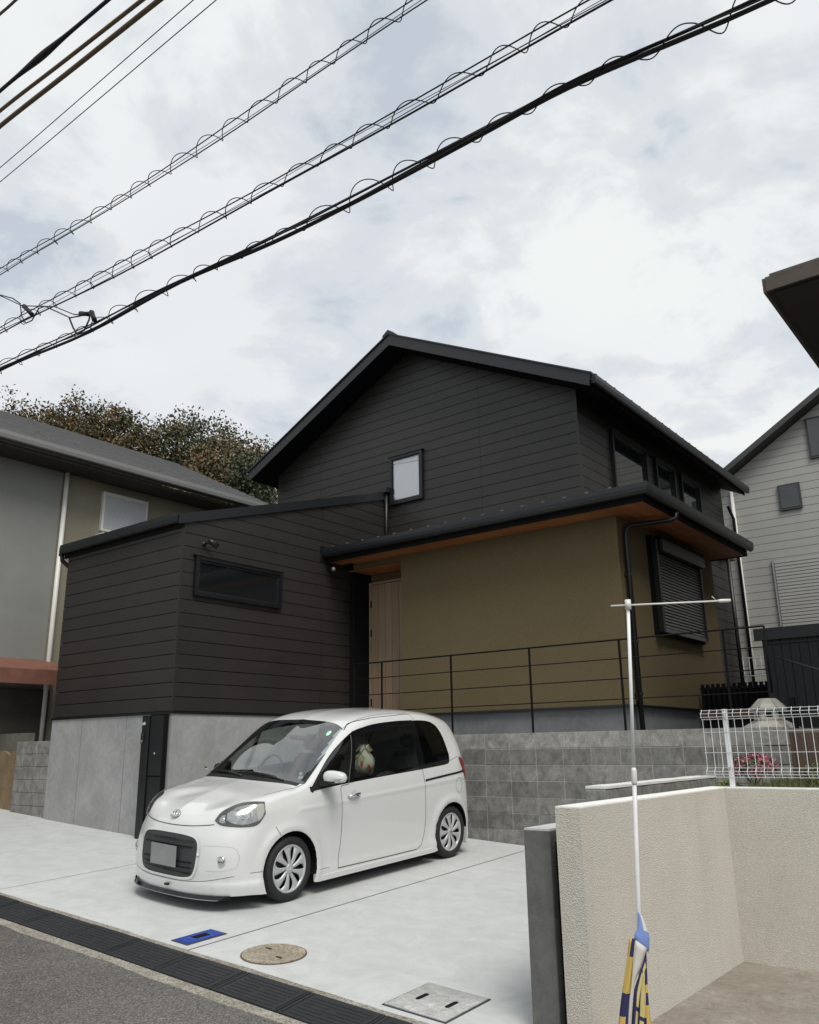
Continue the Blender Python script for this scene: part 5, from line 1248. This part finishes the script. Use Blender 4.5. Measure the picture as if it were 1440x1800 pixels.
hpatch('head_lamp_housing',hl_top,hl_bot,mat('lamp housing dark grey',(.06,.06,.062),rough=.35,metal=.3),.003)
hin_t=[(.53,.815),(.62,.855),(.74,.878),(.86,.880)]; hin_b=[(.53,.760),(.62,.730),(.76,.722),(.88,.745)]
hpatch('head_lamp_reflector',hin_t,hin_b,mat('lamp reflector',(.62,.62,.60),rough=.18,metal=.85,var=.5,vscale=25),.007)
hpatch('turn_reflector',[(.84,.878),(.89,.885),(.925,.880)],[(.88,.745),(.915,.77),(.94,.82)],mat('clear lamp insert',(.55,.53,.48),rough=.15,metal=.6),.008,nu=12,nv=8)
hpatch('side_lamp_reflector',[(.445,.775),(.475,.795),(.51,.80)],[(.445,.745),(.475,.735),(.515,.738)],mat('lamp reflector',(.62,.62,.60)),.007,nu=12,nv=6)
hpatch('head_lamp_lens',hl_top,hl_bot,hlg,.014)
def cone(o_,d_,rs,n,m_,nm,parent=None,mirror=True,seg=20):
    d_=Vector(d_).normalized();u_=d_.orthogonal().normalized();w_=d_.cross(u_);vs=[]
    for (t_,r_) in rs:
        for k in range(seg): vs.append(Vector(o_)+d_*t_+(u_*math.cos(2*math.pi*k/seg)+w_*math.sin(2*math.pi*k/seg))*r_)
    fs=[(i*seg+k,i*seg+(k+1)%seg,(i+1)*seg+(k+1)%seg,(i+1)*seg+k) for i in range(len(rs)-1) for k in range(seg)]+[tuple((len(rs)-1)*seg+k for k in range(seg))]
    return cmesh(nm,vs,fs,m_,parent,True,mirror,recalc=True)
p=on('F',.62,.80,0) 
d_=Vector((-.62,.78,0)); q,n_=cast(Vector((.74,.28,.80))-d_*1.5,d_); cone(q-n_*.004,n_,[(0,.05),(.010,.047),(.006,.03),(.008,.018)],0,chrome,'projector_bowl')
q,n_=cast(Vector((.48,.28,.765))-d_*1.5,d_); cone(q,n_,[(0,.020),(.008,.018),(.006,.008)],0,chrome,'side_lamp_bowl')
# grille opening with slats, number plate, emblem, fog lamps, lip
gt=[(-.405,.46),(-.40,.545),(-.365,.598),(-.29,.622),(0,.634),(.29,.622),(.365,.598),(.40,.545),(.405,.46)]
gb=[(-.405,.46),(-.39,.345),(-.35,.285),(-.27,.262),(0,.255),(.27,.262),(.35,.285),(.39,.345),(.405,.46)]
patch('grille_opening','F',gt,gb,mat('dark grey grille',(.035,.036,.038),rough=.5),.004,40,14)
ring('grille_surround','F',[(a*1.05,.44+(b_-.44)*1.07) for a,b_ in gt],[(a*1.05,.44+(b_-.44)*1.07) for a,b_ in gb],.022,paint,.010)
for z in (.30,.345,.39,.52,.57): patch('grille_slat','F',[(-.35,z+.012),(0,z+.014),(.35,z+.012)],[(-.35,z),(0,z+.002),(.35,z)],gloss,.013,24,2)
def bar(nm,dr,a0,a1,b0,b1,h0,m_,parent=None):
    vs=[];nn=10
    for i in range(nn+1):
        a=a0+(a1-a0)*i/nn
        for b_ in (b0,b1):
            for h in (h0-.01,h0): vs.append(on(dr,a,b_,h))
    fs=[]
    for i in range(nn):
        k=4*i; fs+=[(k,k+1,k+5,k+4),(k+1,k+3,k+7,k+5),(k+3,k+2,k+6,k+7),(k+2,k,k+4,k+6)]
    fs+=[(0,2,3,1),(4*nn,4*nn+1,4*nn+3,4*nn+2)]
    return cmesh(nm,vs,fs,m_,parent,False,recalc=True)
cmesh('number_plate',*boxvf(-.185,.185,-.034,-.026,.345,.525),mat('blank plate',(.26,.265,.27),rough=.5,var=.15,vscale=6),smooth=False)
cmesh('plate_bracket',*boxvf(-.12,.12,-.021,.02,.38,.51),cblk,smooth=False)
E_=on('F',0,.775,.0); en=cast((0,-1,.775),(0,1,0))[1]; eu=Vector((1,0,0)); ev=en.cross(eu)
if ev.z<0: ev=-ev
def ell(rx_,rz_,ox=0,oz=0,r_=.0045,nm='emblem_ring'):
    pts=[E_+en*.009+eu*(ox+rx_*math.cos(2*math.pi*k/28))+ev*(oz+rz_*math.sin(2*math.pi*k/28)) for k in range(28)]
    vs,fs=tubevf(pts,r_,6,True); return cmesh(nm,vs,fs,chrome,emb if 'emb' in globals() else None,recalc=True)
emb=cmesh('emblem',[E_+en*.004+eu*(.052*math.cos(2*math.pi*k/28))+ev*(.036*math.sin(2*math.pi*k/28)) for k in range(28)],[tuple(range(28))],mat('emblem backing',(.45,.46,.47),rough=.3,metal=.4))
ell(.056,.039,r_=.006); ell(.018,.036,0,0,.0045); ell(.040,.014,0,.018,.0045)
cx_,cz_=.625,.425
patch('fog_recess','F',[(.52,.475),(.60,.482),(.68,.478),(.705,.43)],[(.52,.475),(.53,.40),(.60,.372),(.705,.43)],paint,-.006,16,10,mirror=True) 
line('fog_recess_edge','F',[(.44,.545),(.60,.548),(.70,.530),(.735,.46),(.725,.37),(.66,.345),(.50,.340)],.004,mat('soft crease',(.45,.45,.45),rough=.5),.001,mirror=True)
q,n_=cast((cx_,-1,cz_),(0,1,0)); cone(q-n_*.004,(n_+Vector((0,-1,0))).normalized(),[(0,.047),(.012,.044),(.012,.037),(.004,.034)],0,chrome,'fog_lamp_rim'); cone(q+n_*.002,(n_+Vector((0,-1,0))).normalized(),[(0,.034),(.010,.022),(.012,.004)],0,mat('lamp reflector',(.62,.62,.60)),'fog_lamp')
# lower lip, wraps round the nose
def lip(nm,z0,z1_,o0,o1,m_,xe=.74):
    vs=[];nn=48
    for i in range(nn+1):
        x=-xe+2*xe*i/nn; q,n_=cast((x,-1,.20),(0,1,0)); n_=Vector((n_.x,n_.y,0)).normalized(); e=1-max(0,(abs(x)-.58)/(xe-.58))*.8
        for (o__,z_) in ((-.02,z0),(o1*e,z0),(o0*e,z1_),(-.02,z1_)): vs.append(Vector((q.x,q.y,0))+n_*o__+Vector((0,0,z_)))
    fs=[(4*i+k,4*i+4+k,4*i+4+(k+1)%4,4*i+(k+1)%4) for i in range(nn) for k in range(4)]+[(0,1,2,3),tuple(4*nn+k for k in (3,2,1,0))]
    return cmesh(nm,vs,fs,m_,None,False,recalc=True)
lip('front_lip',.106,.136,.004,.014,gloss,.70); lip('lip_blade',.098,.1055,.008,.017,mat('silver lip',(.35,.36,.36),rough=.3,metal=.5),.62)
cmesh('lip_badge',*boxvf(.035,.075,-.030,-.0,.178,.196),cblk,smooth=False)
for s_ in (-1,1):
    cmesh('sill_skirt',[(s_*a,b_,c) for b_ in (1.13,3.04) for a,c in ((.80,.125),(.853,.115),(.858,.165),(.80,.18))],[(0,1,2,3),(7,6,5,4),(0,4,5,1),(1,5,6,2),(2,6,7,3),(3,7,4,0)],paint,smooth=False,recalc=True)
    cmesh('mud_flap',*boxvf(min(s_*.62,s_*.83),max(s_*.62,s_*.83),3.715,3.725,.12,.30),paint,smooth=False)
# cowl and wipers
patch('cowl_panel','T',[(-.70,1.01),(-.4,.962),(0,.945),(.4,.962),(.70,1.01)],[(-.70,.965),(-.4,.90),(0,.875),(.4,.90),(.70,.965)],cblk,.006,30,4)
def rod(nm,pts,r_,m_,parent=None,n=6): vs,fs=tubevf(pts,r_,n); return cmesh(nm,vs,fs,m_,parent,True,recalc=True)
for (a0,a1) in (((-.05,.925),(-.60,1.035)),((.52,.965),(.02,.985))):
    p0=on('T',*a0,.012);p1=on('T',*a1,.014); pm=on('T',(a0[0]+a1[0])/2,(a0[1]+a1[1])/2+.004,.020)
    w_=rod('wiper_arm',[p0,pm,p1],[.011,.008,.006],cblk)
    rod('wiper_blade',[on('T',a0[0]*.75+a1[0]*.25,a0[1]*.75+a1[1]*.25+.018,.012),on('T',(a0[0]+a1[0])/2,(a0[1]+a1[1])/2+.022,.013),on('T',a1[0]*1.02,a1[1]+.018,.012)],.007,cblk,w_)
# door handles, mirrors
for s_ in (-1,1):
    q=on('R',1.66,.868,0); 
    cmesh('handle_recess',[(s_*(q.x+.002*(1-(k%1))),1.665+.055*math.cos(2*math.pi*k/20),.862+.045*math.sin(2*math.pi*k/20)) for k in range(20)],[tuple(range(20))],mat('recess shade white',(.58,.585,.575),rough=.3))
    h_=rod('door_handle',[(s_*(q.x+.004),1.555,.858),(s_*(q.x+.028),1.585,.861),(s_*(q.x+.031),1.65,.866),(s_*(q.x+.026),1.715,.872),(s_*(q.x+.004),1.745,.874)],[.010,.015,.016,.015,.010],chrome,None,10)
    rod('key_cylinder',[(s_*(q.x+.020),1.665,.862),(s_*(q.x+.050),1.665,.862)],.010,cblk,h_)
    # mirror
    vs=[];nu,nv=18,14; cx0=s_*.955 if s_>0 else -.90; MY=1.245 if s_>0 else 1.36
    for i in range(nu+1):
        th=math.pi*i/nu
        for j in range(nv):
            ph=2*math.pi*j/nv; ex=lambda v_,p_: math.copysign(abs(v_)**p_,v_)
            X=.125*ex(math.cos(th),.75); Y=.062*ex(math.sin(th),.7)*ex(math.cos(ph),.8); Z=.072*ex(math.sin(th),.7)*ex(math.sin(ph),.75)
            Z*=1-.25*(X/.125+1)/2*(1 if s_>0 else 1); Y+= .02*(X/.125)
            vs.append((cx0+s_*X,MY+Y,(1.075 if s_>0 else 1.045)+Z))
    fs=[(i*nv+j,i*nv+(j+1)%nv,(i+1)*nv+(j+1)%nv,(i+1)*nv+j) for i in range(nu) for j in range(nv)]
    mo=cmesh('door_mirror',vs,fs,[paint,cblk],None,True,recalc=True)
    for p in mo.data.polygons:
        c=sum((mo.data.vertices[i].co for i in p.vertices),Vector())/len(p.vertices)
        p.material_index=1 if c.z<1.035 or c.y>1.275 else 0
    cmesh('mirror_glass',[(cx0+s_*a,MY+.061,1.075+b_) for a,b_ in ((-.09,-.05),(.09,-.045),(.09,.045),(-.09,.055))],[(0,1,2,3)],winglass,mo,False)
    cmesh('indicator_lamp',[(cx0+s_*a,b_,c) for a,b_,c in ((.02,1.178,1.045),(.10,1.195,1.05),(.122,1.23,1.055),(.122,1.235,1.072),(.10,1.19,1.07),(.02,1.174,1.062))],[(0,1,2,3,4,5)],chrome,mo,False)
    cmesh('mirror_stalk',[(s_*a,b_,c) for a,b_,c in ((.775,1.16,.975),(.90,1.20,1.000),(.90,1.28,1.000),(.775,1.34,.985),(.775,1.16,1.035),(.90,1.20,1.035),(.90,1.28,1.035),(.775,1.34,1.05))],boxvf(0,1,0,1,0,1)[1],cblk,mo,False,recalc=True)
    patch('mirror_base_panel','R',[(1.055,.952),(1.14,1.03),(1.24,1.115)],[(1.055,.945),(1.15,.955),(1.30,.965)],cblk,.006,12,6) if s_>0 else None
# wheels
def lathe(nm,prof,cx,cy,cz,m_,parent,seg=48,sgn=1):
    vs=[];n=len(prof)
    for k in range(seg):
        a=2*math.pi*k/seg
        for (xx,rr_) in prof: vs.append((cx+sgn*xx,cy+rr_*math.cos(a),cz+rr_*math.sin(a)))
    fs=[(k*n+i,k*n+i+1,((k+1)%seg)*n+i+1,((k+1)%seg)*n+i) for k in range(seg) for i in range(n-1)]
    return cmesh(nm,vs,fs,m_,parent,True,recalc=True)
def wheel(cx,cy,cz,s_):
    w=bpy.data.objects.new('wheel',None); COL.objects.link(w); w.parent=CAR
    T=[(-.085,.215),(-.09,.24),(-.088,.268),(-.07,.284),(-.045,.289),(.045,.289),(.068,.285),(.086,.270),(.090,.245),(.084,.222),(.074,.214)]
    lathe('tyre',[(a,b_) for a,b_ in T],cx,cy,cz,tyrem,w,56,s_)
    lathe('rim',[(-.05,.20),(.04,.205),(.045,.06),(.045,.001)],cx,cy,cz,cblk,w,40,s_)
    lathe('cover_ring',[(.066,.214),(.079,.212),(.082,.205),(.076,.196),(.068,.190)],cx,cy,cz,capm,w,56,s_)
    ns=9; 
    for k in range(ns):
        a0=2*math.pi*(k+.3)/ns; vs=[]
        R_=[.034,.06,.09,.12,.15,.175,.196]; HW=[.34,.265,.205,.185,.20,.245,.315]; ZX=[.075,.080,.083,.083,.081,.077,.071]; tw=[0,.03,.06,.08,.08,.06,.03]
        for r_,hw,zx,t_ in zip(R_,HW,ZX,tw):
            for q_,dz in ((-1,-.012),(-.86,0),(0,.004),(.86,-.001),(1,-.012)):
                a=a0+hw*q_+t_*1.6; vs.append((cx+s_*(zx+dz),cy+r_*math.cos(a),cz+r_*math.sin(a)))
        fs=[(i*5+j,i*5+j+1,(i+1)*5+j+1,(i+1)*5+j) for i in range(6) for j in range(4)]
        cmesh('cover_spoke',vs,fs,capm,w,True,recalc=False)
    lathe('hub_cap',[(.062,.045),(.078,.044),(.084,.036),(.086,.0)],cx,cy,cz,capm,w,24,s_)
    cmesh('hub_mark',[(cx+s_*.0865,cy+.018*math.cos(2*math.pi*k/16),cz+.013*math.sin(2*math.pi*k/16)) for k in range(16)],[tuple(range(16))],chrome,w,False)
    lathe('brake_disc',[(.0,.12),(.012,.12),(.012,.001)],cx,cy,cz,mat('brake disc',(.2,.19,.18),rough=.4,metal=.8),w,24,s_)
for (cy_,cz_) in (WF,WR_):
    for s_ in (-1,1): wheel(s_*.742,cy_,cz_,s_)
# cabin
cmesh('dashboard',[(a*x,y,z) for x in (-.70,.70) for a,y,z in ((1,1.10,.70),(1,1.10,.965),(1,1.32,1.00),(1,1.52,.98),(1,1.60,.88),(1,1.58,.62))],[(0,1,2,3,4,5),(11,10,9,8,7,6)]+[(i,(i+1)%6,6+(i+1)%6,6+i) for i in range(6)],mat('grey dashboard',(.10,.10,.098),rough=.7,var=.15),smooth=False,recalc=True)
rod('steering_wheel',[(-.36+.17*math.cos(2*math.pi*k/20)*1,1.60+.06*math.sin(2*math.pi*k/20),1.04+.155*math.sin(2*math.pi*k/20)) for k in range(21)],.014,cblk)
for x in (-.38,.38):
    for (y,z,lean) in ((1.98,.62,.20),(2.95,.62,.12)):
        def pad(nm,x0,x1,y0,y1,z0,z1,sh_):
            b=bmesh.new(); vs,fs=boxvf(x0,x1,y0,y1,z0,z1); vv=[b.verts.new((p[0],p[1]+(sh_ if p[2]>z0+.01 else 0),p[2])) for p in vs]; [b.faces.new([vv[i] for i in f]) for f in fs]
            bmesh.ops.bevel(b,geom=b.edges[:],offset=.045,segments=3,affect='EDGES'); me=bpy.data.meshes.new(nm); b.to_mesh(me); b.free(); me.materials.append(seatm)
            for p in me.polygons: p.use_smooth=True
            o=bpy.data.objects.new(nm,me); COL.objects.link(o); o.parent=CAR
        pad('seat_cushion',x-.24,x+.24,y-.45,y+.05,z-.14,z+.02,0); pad('seat_back',x-.23,x+.23,y+.0,y+.14,z-.02,z+.56,lean); pad('head_rest',x-.12,x+.12,y+lean+.01,y+lean+.11,z+.60,z+.78,.02)
rod('rear_view_mirror',[(-.11,1.66,1.40),(.11,1.66,1.40)],.028,cblk)
cmesh('inspection_sticker',[on('T',.545+.022*math.cos(2*math.pi*k/16),1.575+.035*math.sin(2*math.pi*k/16),-.002+.008) for k in range(16)],[tuple(range(16))],mat('pale green sticker',(.45,.72,.60),rough=.5),g1,False)
CAR.matrix_world=Matrix.Identity(4)
tilt=Vector((.0553,-.045,1)).normalized()
yv=Vector((0,1,.045)).normalized(); xv=yv.cross(tilt).normalized()
CX,CY=-6.925,5.15; 
o_=Vector((CX,CY,gz(CX,CY)+.004))
CAR.matrix_world=Matrix(((xv.x,yv.x,tilt.x,o_.x),(xv.y,yv.y,tilt.y,o_.y),(xv.z,yv.z,tilt.z,o_.z),(0,0,0,1)))
# bundle seen through the near side window, and the small white ornament on the dash
BN=thing('cloth_bundle','floral cloth bundle sitting behind the near side window of the car','cloth bundle',(0,0,0))
fl=mat('floral cloth',(.5,.5,.4),rough=.95)
t_=fl.node_tree; bs=t_.nodes['Principled BSDF']; tc_=N(t_,'ShaderNodeTexCoord'); vo=N(t_,'ShaderNodeTexVoronoi'); vo.inputs['Scale'].default_value=17; t_.links.new(tc_.outputs['Object'],vo.inputs['Vector'])
cc_=ramp(t_,vo.outputs['Color'],[(.0,(.80,.76,.62)),(.40,(.45,.50,.33)),(.50,(.80,.76,.64)),(.70,(.62,.16,.08)),(.80,(.80,.76,.62))],'CONSTANT'); t_.links.new(cc_,bs.inputs['Base Color'])
vs=[];nu,nv=22,28
for i in range(nu+1):
    th=math.pi*i/nu
    for j in range(nv):
        ph=2*math.pi*j/nv; r_=.125*(1+.13*math.sin(5*ph+1)*math.sin(th)+.05*math.sin(9*ph+3*th)); zz_=.115*math.cos(th)+ (.03 if i<4 else 0)
        vs.append((r_*.75*math.sin(th)*math.cos(ph),r_*math.sin(th)*math.sin(ph),zz_))
me=bpy.data.meshes.new('bundle'); me.from_pydata(vs,[],[(i*nv+j,i*nv+(j+1)%nv,(i+1)*nv+(j+1)%nv,(i+1)*nv+j) for i in range(nu) for j in range(nv)]); me.materials.append(fl)
for p in me.polygons: p.use_smooth=True
o=bpy.data.objects.new('bundle',me); COL.objects.link(o); o.parent=BN; 
for k in range(5):
    a=2*math.pi*k/5; vs,fs=tubevf([(0,0,.12),(.04*math.cos(a),.05*math.sin(a),.165),(.085*math.cos(a),.10*math.sin(a),.12)],[.012,.028,.008],7)
    me=bpy.data.meshes.new('knot_loop'); me.from_pydata([tuple(v) for v in vs],[],fs); me.materials.append(fl); o=bpy.data.objects.new('knot_loop',me); COL.objects.link(o); o.parent=BN
BN.matrix_world=CAR.matrix_world@Matrix.Translation((.64,2.04,1.145))
CT=thing('white_ornament','tiny white figurine on the dashboard behind the windscreen','ornament',(0,0,0))
for nm,(x,z,r_) in (('figurine_body',(0,.03,.032)),('figurine_head',(.0,.075,.022))):
    vs=[(x+r_*math.sin(math.pi*i/8)*math.cos(2*math.pi*j/10),r_*math.sin(math.pi*i/8)*math.sin(2*math.pi*j/10),z+r_*1.2*math.cos(math.pi*i/8)) for i in range(9) for j in range(10)]
    me=bpy.data.meshes.new(nm); me.from_pydata(vs,[],[(i*10+j,i*10+(j+1)%10,(i+1)*10+(j+1)%10,(i+1)*10+j) for i in range(8) for j in range(10)]); me.materials.append(pwhite); o=bpy.data.objects.new(nm,me); COL.objects.link(o); o.parent=CT
CT.matrix_world=CAR.matrix_world@Matrix.Translation((.50,1.22,1.0))
# ------------------------------------------------------------------ lift the whole place so that the street is near z = 0
for o in list(SC.objects):
    if o.parent is None:
        if o.type=='CAMERA': o.matrix_world=Matrix.Translation((0,0,LIFT))@o.matrix_world
        elif o.type!='LIGHT': o.location.z+=LIFT
